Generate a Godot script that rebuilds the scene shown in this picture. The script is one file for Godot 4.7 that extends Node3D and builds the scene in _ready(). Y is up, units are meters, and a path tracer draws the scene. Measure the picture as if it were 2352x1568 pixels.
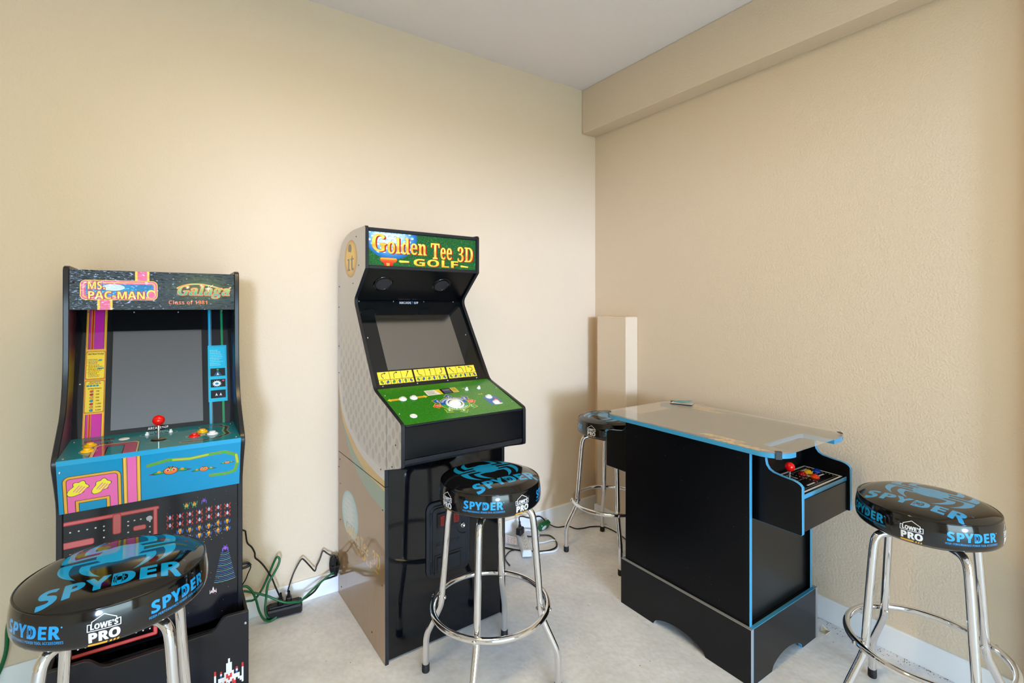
extends Node3D

# ------------------------------------------------------------------ helpers: a mesh under construction
class Geo:
	var v := PackedVector3Array()
	var n := PackedVector3Array()
	var t := PackedVector2Array()

	func tri(a: Vector3, b: Vector3, c: Vector3, na: Vector3, nb: Vector3, nc: Vector3, ua := Vector2.ZERO, ub := Vector2.ZERO, uc := Vector2.ZERO) -> void:
		var cr := (b - a).cross(c - a)
		if cr.length_squared() < 1e-16:
			return
		if cr.dot(na + nb + nc) > 0.0:
			v.append_array([a, c, b]); n.append_array([na, nc, nb]); t.append_array([ua, uc, ub])
		else:
			v.append_array([a, b, c]); n.append_array([na, nb, nc]); t.append_array([ua, ub, uc])

	func quad(a: Vector3, b: Vector3, c: Vector3, d: Vector3, hint: Vector3, ua := Vector2(0, 1), ub := Vector2(1, 1), uc := Vector2(1, 0), ud := Vector2(0, 0)) -> void:
		var m := (c - a).cross(d - b).normalized()
		if m.dot(hint) < 0.0:
			m = -m
		tri(a, b, c, m, m, m, ua, ub, uc)
		tri(a, c, d, m, m, m, ua, uc, ud)

	func box(c: Vector3, s: Vector3, bev := 0.0015, xf := Transform3D.IDENTITY) -> void:
		var h := s / 2.0
		var b: float = minf(bev, minf(h.x, minf(h.y, h.z)) * 0.9)
		var q := func(p: Vector3) -> Vector3: return xf * (c + p)
		var w := func(p: Vector3) -> Vector3: return (xf.basis * p).normalized()
		var i := h - Vector3(b, b, b)
		for ax in 3:
			var a1 := (ax + 1) % 3
			var a2 := (ax + 2) % 3
			for s0 in [-1.0, 1.0]:
				var pts := []
				for k in [[-1, -1], [1, -1], [1, 1], [-1, 1]]:
					var p := Vector3.ZERO
					p[ax] = s0 * h[ax]; p[a1] = k[0] * i[a1]; p[a2] = k[1] * i[a2]
					pts.append(q.call(p))
				var nn := Vector3.ZERO
				nn[ax] = s0
				quad(pts[0], pts[1], pts[2], pts[3], w.call(nn))
			if b <= 0.0:
				continue
			for s1 in [-1.0, 1.0]:
				for s2 in [-1.0, 1.0]:
					var pts := []
					for k in [[0, -1], [0, 1], [1, 1], [1, -1]]:
						var p := Vector3.ZERO
						p[ax] = k[1] * i[ax]
						p[a1] = s1 * (h[a1] if k[0] == 0 else i[a1])
						p[a2] = s2 * (i[a2] if k[0] == 0 else h[a2])
						pts.append(q.call(p))
					var nn := Vector3.ZERO
					nn[a1] = s1; nn[a2] = s2
					quad(pts[0], pts[1], pts[2], pts[3], w.call(nn))
		if b > 0.0:
			for sx in [-1.0, 1.0]:
				for sy in [-1.0, 1.0]:
					for sz in [-1.0, 1.0]:
						var m: Vector3 = w.call(Vector3(sx, sy, sz))
						tri(q.call(Vector3(sx * h.x, sy * i.y, sz * i.z)), q.call(Vector3(sx * i.x, sy * h.y, sz * i.z)), q.call(Vector3(sx * i.x, sy * i.y, sz * h.z)), m, m, m)

	# a flat outline given thickness: front cap at depth, back cap at 0; the rim may go to another Geo
	func slab(poly: PackedVector2Array, xf: Transform3D, depth: float, bev := 0.0, rim: Geo = null, back: Geo = null, uvr := Rect2(0, 0, 1, 1), smooth_cos := 0.8) -> void:
		var r: Geo = rim if rim else self
		var bk: Geo = back if back else self
		var m := poly.size()
		var ins := PackedVector2Array()
		var nor := PackedVector2Array()
		var turn := 1.0 if not Geometry2D.is_polygon_clockwise(poly) else -1.0
		for i in m:
			var e := (poly[(i + 1) % m] - poly[i]).normalized()
			nor.append(Vector2(e.y, -e.x) * turn)
		for i in m:
			var n0 := nor[(i + m - 1) % m]
			var n1 := nor[i]
			var mi := (n0 + n1)
			mi = mi / maxf(mi.length_squared() / 2.0, 0.3)
			ins.append(poly[i] - mi * bev)
		var idx := Geometry2D.triangulate_polygon(ins if bev > 0.0 else poly)
		var src := ins if bev > 0.0 else poly
		var up := (xf.basis * Vector3(0, 0, 1)).normalized()
		for k in range(0, idx.size(), 3):
			var p := [src[idx[k]], src[idx[k + 1]], src[idx[k + 2]]]
			var u := []
			for q in p:
				u.append(Vector2((q.x - uvr.position.x) / uvr.size.x, 1.0 - (q.y - uvr.position.y) / uvr.size.y))
			tri(xf * Vector3(p[0].x, p[0].y, depth), xf * Vector3(p[1].x, p[1].y, depth), xf * Vector3(p[2].x, p[2].y, depth), up, up, up, u[0], u[1], u[2])
			bk.tri(xf * Vector3(p[0].x, p[0].y, 0), xf * Vector3(p[1].x, p[1].y, 0), xf * Vector3(p[2].x, p[2].y, 0), -up, -up, -up, u[0], u[1], u[2])
		for i in m:
			var j := (i + 1) % m
			var a := nor[i]
			var np := nor[(i + m - 1) % m]
			var nn := nor[j]
			var na := (a + np).normalized() if a.dot(np) > smooth_cos else a
			var nb := (a + nn).normalized() if a.dot(nn) > smooth_cos else a
			var a3 := (xf.basis * Vector3(na.x, na.y, 0)).normalized()
			var b3 := (xf.basis * Vector3(nb.x, nb.y, 0)).normalized()
			var p0 := xf * Vector3(poly[i].x, poly[i].y, bev)
			var p1 := xf * Vector3(poly[j].x, poly[j].y, bev)
			var p2 := xf * Vector3(poly[j].x, poly[j].y, depth - bev)
			var p3 := xf * Vector3(poly[i].x, poly[i].y, depth - bev)
			r.tri(p0, p1, p2, a3, b3, b3)
			r.tri(p0, p2, p3, a3, b3, a3)
			if bev > 0.0:
				for s in [0, 1]:
					var z := depth if s else 0.0
					var zz := depth - bev if s else bev
					var sg := up if s else -up
					var q0 := xf * Vector3(ins[i].x, ins[i].y, z)
					var q1 := xf * Vector3(ins[j].x, ins[j].y, z)
					var o0 := xf * Vector3(poly[i].x, poly[i].y, zz)
					var o1 := xf * Vector3(poly[j].x, poly[j].y, zz)
					var ha := (a3 + sg).normalized()
					var hb := (b3 + sg).normalized()
					r.tri(q0, q1, o1, ha, hb, hb)
					r.tri(q0, o1, o0, ha, hb, ha)

	func tube(pts: Array, r: float, seg := 12, closed := false, caps := true, flat := 1.0) -> void:
		var m := pts.size()
		var tan := []
		for i in m:
			var a: Vector3 = pts[(i + m - 1) % m] if closed else pts[maxi(i - 1, 0)]
			var b: Vector3 = pts[(i + 1) % m] if closed else pts[mini(i + 1, m - 1)]
			tan.append((b - a).normalized())
		var side: Vector3 = tan[0].cross(Vector3.UP)
		if side.length() < 0.1:
			side = tan[0].cross(Vector3.RIGHT)
		side = side.normalized()
		var rings := []
		var norms := []
		for i in m:
			side = (side - tan[i] * side.dot(tan[i])).normalized()
			var upv: Vector3 = tan[i].cross(side).normalized()
			var rg := []
			var nr := []
			for k in seg:
				var an := TAU * k / seg
				var d := side * cos(an) + upv * sin(an) * flat
				rg.append(pts[i] + d * r)
				nr.append(d.normalized())
			rings.append(rg); norms.append(nr)
		var last := m if closed else m - 1
		for i in last:
			var j := (i + 1) % m
			var sh := 0
			if closed and j == 0:
				var best := 1e9
				for k in seg:
					var dd: float = rings[i][0].distance_squared_to(rings[0][k])
					if dd < best:
						best = dd; sh = k
			for k in seg:
				var k2 := (k + 1) % seg
				var ka := (k + sh) % seg
				var kb := (k2 + sh) % seg
				tri(rings[i][k], rings[i][k2], rings[j][kb], norms[i][k], norms[i][k2], norms[j][kb])
				tri(rings[i][k], rings[j][kb], rings[j][ka], norms[i][k], norms[j][kb], norms[j][ka])
		if caps and not closed:
			for e in [0, m - 1]:
				var d: Vector3 = -tan[0] if e == 0 else tan[m - 1]
				for k in seg:
					tri(pts[e], rings[e][k], rings[e][(k + 1) % seg], d, d, d)

	# profile of (radius, height) turned about the local y axis; u runs with the angle, v along the profile
	func lathe(prof: Array, seg := 32, xf := Transform3D.IDENTITY, planar := 0.0) -> void:
		var m := prof.size()
		var nm := []
		for i in m:
			var a: Vector2 = prof[maxi(i - 1, 0)]
			var b: Vector2 = prof[mini(i + 1, m - 1)]
			var d := (b - a).normalized()
			nm.append(Vector2(-d.y, d.x))
		for k in seg:
			var a0 := TAU * k / seg
			var a1 := TAU * (k + 1) / seg
			var d0 := Vector3(sin(a0), 0, cos(a0))
			var d1 := Vector3(sin(a1), 0, cos(a1))
			for i in m - 1:
				var P: Vector2 = prof[i]
				var Q: Vector2 = prof[i + 1]
				var ps := [d0 * P.x + Vector3.UP * P.y, d1 * P.x + Vector3.UP * P.y, d1 * Q.x + Vector3.UP * Q.y, d0 * Q.x + Vector3.UP * Q.y]
				var ns := [d0 * nm[i].x + Vector3.UP * nm[i].y, d1 * nm[i].x + Vector3.UP * nm[i].y, d1 * nm[i + 1].x + Vector3.UP * nm[i + 1].y, d0 * nm[i + 1].x + Vector3.UP * nm[i + 1].y]
				var us := []
				for q in 4:
					if planar > 0.0:
						us.append(Vector2(0.5 + ps[q].x / planar / 2.0, 0.5 + ps[q].z / planar / 2.0))
					else:
						us.append(Vector2(float(k + (1 if q in [1, 2] else 0)) / seg, float(i + (1 if q > 1 else 0)) / (m - 1)))
				for q in 4:
					ps[q] = xf * ps[q]
					ns[q] = (xf.basis * ns[q]).normalized()
				tri(ps[0], ps[1], ps[2], ns[0], ns[1], ns[2], us[0], us[1], us[2])
				tri(ps[0], ps[2], ps[3], ns[0], ns[2], ns[3], us[0], us[2], us[3])

	func into(mesh: ArrayMesh, mat: Material) -> void:
		if v.is_empty():
			return
		var a := []
		a.resize(Mesh.ARRAY_MAX)
		a[Mesh.ARRAY_VERTEX] = v; a[Mesh.ARRAY_NORMAL] = n; a[Mesh.ARRAY_TEX_UV] = t
		mesh.add_surface_from_arrays(Mesh.PRIMITIVE_TRIANGLES, a)
		mesh.surface_set_material(mesh.get_surface_count() - 1, mat)

# ------------------------------------------------------------------ helpers: flat print, drawn with shapes and letters at twice the size
class Pic:
	var im: Image
	var k := Vector2.ONE
	var o := Vector2.ZERO
	var W := 0
	var H := 0
	static var fonts := {}

	func _init(w: int, h: int, bg: Color, x0 := 0.0, y0 := 0.0, x1 := 0.0, y1 := 0.0) -> void:
		W = w * 2; H = h * 2
		im = Image.create(W, H, false, Image.FORMAT_RGB8)
		im.fill(bg)
		if x1 == x0:
			x1 = w; y1 = h
		k = Vector2(W / (x1 - x0), H / (y1 - y0))
		o = Vector2(x0, y0)

	func px(p: Vector2) -> Vector2:
		return (p - o) * k

	func rect(x0: float, y0: float, x1: float, y1: float, c: Color) -> void:
		var a := px(Vector2(x0, y0))
		var b := px(Vector2(x1, y1))
		var lo := Vector2i(int(round(minf(a.x, b.x))), int(round(minf(a.y, b.y))))
		var hi := Vector2i(int(round(maxf(a.x, b.x))), int(round(maxf(a.y, b.y))))
		im.fill_rect(Rect2i(lo, Vector2i(maxi(1, hi.x - lo.x), maxi(1, hi.y - lo.y))), c)

	# contours in user units, filled by the non-zero rule; col is a Color or [top, bottom] or [top, middle, bottom]
	func fill(cs: Array, col: Variant) -> void:
		var edges := []
		var lo := 1e9
		var hi := -1e9
		for c in cs:
			var m: int = c.size()
			for i in m:
				var a := px(c[i])
				var b := px(c[(i + 1) % m])
				lo = minf(lo, a.y); hi = maxf(hi, a.y)
				if a.y != b.y:
					edges.append([a, b])
		var r0 := maxi(0, int(floor(lo)))
		var r1 := mini(H - 1, int(ceil(hi)))
		if r1 < r0:
			return
		var rows := []
		rows.resize(r1 - r0 + 1)
		for i in rows.size():
			rows[i] = []
		for e in edges:
			var a: Vector2 = e[0]
			var b: Vector2 = e[1]
			var w := 1
			if a.y > b.y:
				var s := a
				a = b; b = s; w = -1
			var sl := (b.x - a.x) / (b.y - a.y)
			for y in range(maxi(r0, int(ceil(a.y - 0.5))), mini(r1, int(ceil(b.y - 0.5)) - 1) + 1):
				rows[y - r0].append(Vector2(a.x + (y + 0.5 - a.y) * sl, w))
		for y in range(r0, r1 + 1):
			var r: Array = rows[y - r0]
			if r.is_empty():
				continue
			r.sort()
			var c: Color
			if col is Array:
				var f: float = (y - lo) / maxf(hi - lo, 1.0) * (col.size() - 1)
				var q: int = mini(int(f), col.size() - 2)
				c = col[q].lerp(col[q + 1], clampf(f - q, 0.0, 1.0))
			else:
				c = col
			var wind := 0
			for i in r.size():
				if wind == 0:
					var x0 := int(round(r[i].x))
					var j := i
					var wd := int(r[i].y)
					while wd != 0 and j + 1 < r.size():
						j += 1
						wd += int(r[j].y)
					var x1 := int(round(r[j].x))
					if x1 > x0 and x1 > 0 and x0 < W:
						im.fill_rect(Rect2i(x0, y, x1 - x0, 1), c)
				wind += int(r[i].y)

	func poly(p: PackedVector2Array, col: Variant) -> void:
		fill([p], col)

	func line(p: PackedVector2Array, w: float, col: Variant, closed := false) -> void:
		var q := PackedVector2Array()
		for a in p:
			q.append(px(a))
		var d: float = w * absf(k.x) / 2.0
		var parts := Geometry2D.offset_polyline(q, d, Geometry2D.JOIN_ROUND, Geometry2D.END_JOINED if closed else Geometry2D.END_ROUND)
		var back := []
		for part in parts:
			var b := PackedVector2Array()
			for a in part:
				b.append(a / k + o)
			back.append(b)
		fill(back, col)

	static func ell(cx: float, cy: float, rx: float, ry: float, m := 40, a0 := 0.0, a1 := TAU) -> PackedVector2Array:
		var p := PackedVector2Array()
		for i in (m if a1 - a0 >= TAU - 0.001 else m + 1):
			var a := a0 + (a1 - a0) * i / m
			p.append(Vector2(cx + cos(a) * rx, cy + sin(a) * ry))
		return p

	static func rr(x0: float, y0: float, x1: float, y1: float, rx: float, ry: float) -> PackedVector2Array:
		var p := PackedVector2Array()
		for c in [[x1 - rx, y0 + ry, -90], [x1 - rx, y1 - ry, 0], [x0 + rx, y1 - ry, 90], [x0 + rx, y0 + ry, 180]]:
			for i in 7:
				var a := deg_to_rad(c[2] + 15.0 * i)
				p.append(Vector2(c[0] + cos(a) * rx, c[1] + sin(a) * ry))
		return p

	static func font(f: String) -> RID:
		if not fonts.has(f):
			var s := SystemFont.new()
			s.font_names = PackedStringArray([f.trim_suffix(" Bold")])
			s.font_weight = 700 if f.ends_with(" Bold") else 400
			fonts[f] = s
		return fonts[f].get_rids()[0]

	# letters as outlines in em units, baseline at 0, y down
	static func letters(s: String, f: String, spacing := 0.0) -> Dictionary:
		var ts = TextServerManager.get_primary_interface()
		var rid := font(f)
		var x := 0.0
		var out := []
		for ch in s:
			var g: int = ts.font_get_glyph_index(rid, 64, ch.unicode_at(0), 0)
			var c: Dictionary = ts.font_get_glyph_contours(rid, 64, g)
			var start := 0
			if c.has("contours"):
				for e in c["contours"]:
					var raw := []
					for i in range(start, e + 1):
						raw.append(c["points"][i])
					start = e + 1
					var pts := []
					var m := raw.size()
					for i in m:
						pts.append(raw[i])
						var nx: Vector3 = raw[(i + 1) % m]
						if int(raw[i].z) == 0 and int(nx.z) == 0:
							pts.append(Vector3((raw[i].x + nx.x) / 2, (raw[i].y + nx.y) / 2, 1))
					var s0 := 0
					while s0 < pts.size() and int(pts[s0].z) == 0:
						s0 += 1
					var p := PackedVector2Array()
					m = pts.size()
					var i := 0
					while i < m:
						var a: Vector3 = pts[(s0 + i) % m]
						if int(a.z) == 0:
							var b: Vector3 = pts[(s0 + i - 1 + m) % m]
							var d: Vector3 = pts[(s0 + i + 1) % m]
							for q in range(1, 5):
								var u := q / 5.0
								var w := b * (1 - u) * (1 - u) + a * 2 * u * (1 - u) + d * u * u
								p.append(Vector2(x + w.x / 64.0, w.y / 64.0))
						else:
							p.append(Vector2(x + a.x / 64.0, a.y / 64.0))
						i += 1
					out.append(p)
			x += ts.font_get_glyph_advance(rid, 64, g).x / 64.0 + spacing
		return {"c": out, "w": x - spacing}

	# fits the text into a box: y0 is the top of the capitals, y1 the baseline. bend maps (0..1, 0..1) to user units
	func text(s: String, f: String, x0: float, y0: float, x1: float, y1: float, col: Variant, slant := 0.0, rim := 0.0, rimc := Color.BLACK, bend: Variant = null, spacing := 0.0) -> void:
		var L := letters(s, f, spacing)
		var sgn := 0.0
		var cs := []
		for c in L["c"]:
			var p := PackedVector2Array()
			for a in c:
				var u := Vector2(a.x / L["w"], 1.0 + a.y / 0.714)
				u.x += (1.0 - u.y) * slant
				if bend != null:
					p.append(bend.call(u))
				else:
					p.append(Vector2(x0 + (x1 - x0) * u.x, y0 + (y1 - y0) * u.y))
			cs.append(p)
		if rim > 0.0:
			for p in cs:
				line(p, rim * 2.0, rimc, true)
		fill(cs, col)

	func strokes(count: int, x0: float, y0: float, x1: float, y1: float, w: int, h: int, cols: Array, seed_: int) -> void:
		var r := RandomNumberGenerator.new()
		r.seed = seed_
		var a := px(Vector2(x0, y0))
		var b := px(Vector2(x1, y1))
		for i in count:
			var p := Vector2i(int(r.randf_range(minf(a.x, b.x), maxf(a.x, b.x))), int(r.randf_range(minf(a.y, b.y), maxf(a.y, b.y))))
			var c: Color = cols[r.randi() % cols.size()]
			im.fill_rect(Rect2i(p, Vector2i(1 + r.randi() % w, 1 + r.randi() % h)), c)

	# rows of '.'-separated picture elements; each letter looks its colour up in key
	func sprite(rows: Array, key: Dictionary, x: float, y: float, w: float, h: float) -> void:
		var nx: int = rows[0].length()
		var ny := rows.size()
		for j in ny:
			for i in nx:
				var ch: String = rows[j][i]
				if key.has(ch):
					rect(x + w * i / nx, y + h * j / ny, x + w * (i + 1) / nx, y + h * (j + 1) / ny, key[ch])

	func tex() -> ImageTexture:
		im.shrink_x2()
		return ImageTexture.create_from_image(im)

# ------------------------------------------------------------------ helpers: things
var used := {}

func numbered(called: String) -> String:
	var k: int = used.get(called, 0)
	used[called] = k + 1
	return called if k == 0 else "%s_%03d" % [called, k]

func part(called: String, geos: Variant, mats: Variant, parent: Node3D, label := "") -> MeshInstance3D:
	var mi := MeshInstance3D.new()
	var me := ArrayMesh.new()
	if geos is Array:
		for i in geos.size():
			geos[i].into(me, mats[i])
	else:
		geos.into(me, mats)
	mi.mesh = me
	mi.name = called
	var base := called
	var c := 0
	while parent.has_node(NodePath(mi.name)):
		c += 1
		mi.name = "%s_%03d" % [base, c]
	if label:
		mi.set_meta("label", label)
	parent.add_child(mi, true)
	return mi

func tag(o: Node3D, label: String, category := "", group := "", kind := "") -> void:
	o.set_meta("label", label)
	if category: o.set_meta("category", category)
	if group: o.set_meta("group", group)
	if kind: o.set_meta("kind", kind)

func thing(called: String, label: String, category: String, at := Vector3.ZERO, turn := 0.0, group := "") -> Node3D:
	var o := Node3D.new()
	o.name = numbered(called)
	add_child(o)
	o.position = at
	o.rotation.y = turn
	tag(o, label, category, group)
	return o

func single(called: String, geos: Variant, mats: Variant, label: String, category: String, group := "", kind := "") -> MeshInstance3D:
	var mi := part(numbered(called), geos, mats, self)
	tag(mi, label, category, group, kind)
	return mi

func mat(c: Color, rough := 0.5, metal := 0.0, spec := 0.5) -> StandardMaterial3D:
	var m := StandardMaterial3D.new()
	m.albedo_color = c
	m.roughness = rough
	m.metallic = metal
	m.metallic_specular = spec
	return m

func printed(t: Texture2D, rough := 0.2, spec := 0.5) -> StandardMaterial3D:
	var m := mat(Color.WHITE, rough, 0.0, spec)
	m.albedo_texture = t
	return m

func noise_tex(freq: float, size: int, seed_: int, octaves: int, bump: float, kind := FastNoiseLite.TYPE_SIMPLEX_SMOOTH) -> NoiseTexture2D:
	var f := FastNoiseLite.new()
	f.noise_type = kind
	f.seed = seed_
	f.frequency = freq
	f.fractal_octaves = octaves
	var t := NoiseTexture2D.new()
	t.width = size; t.height = size
	t.seamless = true
	t.noise = f
	if bump > 0.0:
		t.as_normal_map = true
		t.bump_strength = bump
	return t

func smooth(p: PackedFloat32Array, sub := 6) -> Array:
	var pts := []
	for i in range(0, p.size(), 3):
		pts.append(Vector3(p[i], p[i + 1], p[i + 2]))
	return smooth_v(pts, sub)

func smooth_v(pts: Array, sub := 6) -> Array:
	var out := []
	var m := pts.size()
	for i in m - 1:
		var a: Vector3 = pts[maxi(i - 1, 0)]
		var b: Vector3 = pts[i]
		var c: Vector3 = pts[i + 1]
		var d: Vector3 = pts[mini(i + 2, m - 1)]
		for k in sub:
			out.append(b.cubic_interpolate(c, a, d, float(k) / sub))
	out.append(pts[m - 1])
	return out

func v2(a: Array) -> PackedVector2Array:
	var p := PackedVector2Array()
	for i in range(0, a.size(), 2):
		p.append(Vector2(a[i], a[i + 1]))
	return p

# a frame whose local x,y,z run along the given directions
func frame(at: Vector3, x: Vector3, y: Vector3) -> Transform3D:
	return Transform3D(Basis(x.normalized(), y.normalized(), x.normalized().cross(y.normalized())), at)

func screw(parent: Node3D, at: Vector3, nrm: Vector3, r := 0.0035, m: Material = null, called := "screw") -> void:
	var g := Geo.new()
	var x := nrm.cross(Vector3.UP)
	if x.length() < 0.1: x = Vector3.RIGHT
	x = x.normalized()
	var f := Transform3D(Basis(x, nrm.normalized(), x.cross(nrm.normalized())), at)
	g.lathe([Vector2(0.0001, r * 0.1), Vector2(r * 0.4, r * 0.1), Vector2(r * 0.45, r * 0.5), Vector2(r * 0.8, r * 0.35), Vector2(r, 0.0002), Vector2(r, -0.001)], 12, f)
	part(called, g, m if m else M.steel, parent)

var M := {}

func _ready() -> void:
	# ---------------- camera (level, the lens shifted down)
	var cam := Camera3D.new()
	cam.name = "camera"
	var near := 0.05
	cam.set_frustum(1568.0 / 1138.28 * near, Vector2(0.0, -(784.0 - 705.16) / 1138.28 * near), near, 60.0)
	add_child(cam)
	cam.position = Vector3(-2.4201, 1.40, 2.5178)
	cam.rotation.y = deg_to_rad(-34.335)
	cam.current = true
	# ---------------- sky and exposure
	var we := WorldEnvironment.new()
	we.name = "environment"
	var e := Environment.new()
	var sk := ProceduralSkyMaterial.new()
	sk.sky_top_color = Color(0.82, 0.955, 1.0)
	sk.sky_horizon_color = Color(0.85, 0.965, 1.0)
	sk.ground_bottom_color = Color(0.76, 0.87, 0.9)
	sk.ground_horizon_color = Color(0.76, 0.87, 0.9)
	sk.sky_energy_multiplier = 1.0
	sk.ground_energy_multiplier = 1.0
	var sky := Sky.new()
	sky.sky_material = sk
	e.background_mode = Environment.BG_SKY
	e.background_energy_multiplier = SKY
	e.sky = sky
	e.tonemap_mode = Environment.TONE_MAPPER_LINEAR
	e.tonemap_exposure = 1.03
	e.sdfgi_enabled = true
	e.ssao_enabled = true
	e.ssil_enabled = true
	we.environment = e
	add_child(we)
	low_sun()
	ceiling_lamps()
	materials()
	room()
	galactic_cabinet()
	golf_cabinet()
	cocktail_table()
	stools()
	cables()
	small_things()

const SKY := 7.4
const FLASH := 0.76
const LAMP := 2.6
const FLASH_C := Color(0.71, 0.80, 0.975)
const LAMP_C := Color(1.0, 0.876, 0.627)

func low_sun() -> void:
	# hazy low sun shining in through the garage opening behind the camera
	var l := DirectionalLight3D.new()
	l.name = "low_sun"
	l.light_color = FLASH_C
	l.light_energy = FLASH
	l.light_angular_distance = 7.0
	l.sky_mode = DirectionalLight3D.SKY_MODE_LIGHT_ONLY
	l.shadow_enabled = true
	add_child(l)
	l.basis = Basis.looking_at(Vector3(0.272, -0.055, -0.96).normalized())

func ceiling_lamps() -> void:
	# a warm strip light on the ceiling, above the frame
	var o := thing("ceiling_lamp", "warm ceiling strip light above the stools, out of frame", "lamp", Vector3(-2.0, 2.873, 1.55))
	var g := Geo.new()
	g.box(Vector3(0, -0.03, 0), Vector3(1.24, 0.05, 0.2), 0.008)
	part("body", g, mat(Color(0.85, 0.85, 0.83), 0.5), o)
	var d := Geo.new()
	d.box(Vector3(0, -0.06, 0), Vector3(1.2, 0.016, 0.16), 0.004)
	var gl := mat(Color(1, 0.95, 0.85), 0.5)
	gl.emission_enabled = true
	gl.emission = LAMP_C
	gl.emission_energy_multiplier = 0.3 * LAMP
	part("diffuser", d, gl, o)
	var l := AreaLight3D.new()
	l.name = "strip_light"
	l.area_size = Vector2(1.2, 0.16)
	l.light_color = LAMP_C
	l.light_energy = LAMP
	l.area_range = 12.0
	l.shadow_enabled = true
	add_child(l)
	l.transform = Transform3D(Basis(Vector3.RIGHT, -PI / 2), Vector3(-2.0, 2.873 - 0.075, 1.55))

func materials() -> void:
	M.chrome = mat(Color(0.90, 0.90, 0.91), 0.06, 1.0)
	M.steel = mat(Color(0.72, 0.72, 0.72), 0.25, 1.0)
	M.laminate = mat(Color(0.024, 0.032, 0.052), 0.22, 0.0, 0.4)
	M.laminate_matte = mat(Color(0.022, 0.027, 0.042), 0.3, 0.0, 0.35)
	M.molding = mat(Color(0.09, 0.10, 0.125), 0.32)
	M.black = mat(Color(0.02, 0.02, 0.022), 0.35)
	M.black_gloss = mat(Color(0.012, 0.012, 0.014), 0.06)
	M.rubber = mat(Color(0.035, 0.037, 0.042), 0.6)
	M.white_plastic = mat(Color(0.88, 0.89, 0.9), 0.25)
	M.red = mat(Color(0.86, 0.05, 0.03), 0.12)
	M.yellow = mat(Color(0.95, 0.72, 0.03), 0.18)
	M.blue = mat(Color(0.02, 0.22, 0.66), 0.18)
	M.orange = mat(Color(0.93, 0.25, 0.02), 0.18)
	M.darkred = mat(Color(0.62, 0.03, 0.05), 0.18)
	M.blue_mold = mat(Color(0.25, 0.58, 0.73), 0.3)
	M.lcd = mat(Color(0.47, 0.47, 0.48), 0.14, 1.0)
	M.lcd_bright = mat(Color(0.66, 0.65, 0.64), 0.14, 1.0)
	M.glass = mat(Color(0.93, 0.93, 0.92, 0.12), 0.02, 0.0, 1.0)
	M.glass.transparency = BaseMaterial3D.TRANSPARENCY_ALPHA
	M.dusty = mat(Color(0.028, 0.030, 0.036), 0.3)
	M.dusty_end = mat(Color(0.05, 0.05, 0.055), 0.33)
	# painted plaster with orange-peel relief
	var peel := noise_tex(0.055, 1024, 3, 3, 6.0)
	M.wall = mat(Color(0.868, 0.787, 0.685), 0.75, 0.0, 0.3)
	M.ceiling = mat(Color(0.93, 0.90, 0.90), 0.85, 0.0, 0.3)
	for m in [M.wall, M.ceiling]:
		m.normal_enabled = true
		m.normal_texture = peel
		m.normal_scale = 0.22
		m.uv1_triplanar = true
		m.uv1_world_triplanar = true
		m.uv1_scale = Vector3(1.4, 1.4, 1.4)
	M.trim = mat(Color(0.92, 0.92, 0.92), 0.4)
	# trowelled concrete: cloudy grey, fine sand relief, white over-spray flecks
	var r := RandomNumberGenerator.new()
	r.seed = 11
	var N := 1024
	var f1 := FastNoiseLite.new(); f1.seed = 5; f1.frequency = 0.006; f1.fractal_octaves = 4
	var f2 := FastNoiseLite.new(); f2.seed = 9; f2.frequency = 0.05; f2.fractal_octaves = 3
	var a := f1.get_seamless_image(N, N)
	var b := f2.get_seamless_image(N, N)
	var im := Image.create(N, N, false, Image.FORMAT_RGB8)
	for y in N:
		for x in N:
			var q := 0.925 + (a.get_pixel(x, y).r - 0.5) * 0.075 + (b.get_pixel(x, y).r - 0.5) * 0.05
			im.set_pixel(x, y, Color(q * 0.985, q * 0.99, q * 1.02))
	for i in 3000:
		var c := 0.90 + r.randf() * 0.1
		var w := 1 + r.randi() % 2
		im.fill_rect(Rect2i(r.randi() % N, r.randi() % N, w, 1 + r.randi() % 2), Color(c, c, c * 0.97))
	for i in 60:
		var c := 0.42 + r.randf() * 0.15
		im.fill_rect(Rect2i(r.randi() % N, r.randi() % N, 1 + r.randi() % 2, 1 + r.randi() % 3), Color(c, c * 0.95, c * 0.88))
	M.floor = printed(ImageTexture.create_from_image(im), 0.55, 0.4)
	M.floor.uv1_triplanar = true
	M.floor.uv1_world_triplanar = true
	M.floor.uv1_scale = Vector3(0.62, 0.62, 0.62)
	M.floor.normal_enabled = true
	M.floor.normal_texture = noise_tex(0.06, 512, 8, 4, 3.0)
	M.floor.normal_scale = 0.12

# ------------------------------------------------------------------ the room
const HC := 2.873
const X0 := -5.6
const Z1 := 6.0

func structure(called: String, g: Geo, m: Material, label := "") -> MeshInstance3D:
	var mi := part(called, g, m, self)
	mi.set_meta("kind", "structure")
	if label: mi.set_meta("label", label)
	return mi

func slab_box(lo: Vector3, hi: Vector3, bev := 0.0) -> Geo:
	var g := Geo.new()
	g.box((lo + hi) / 2.0, hi - lo, bev)
	return g

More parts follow.
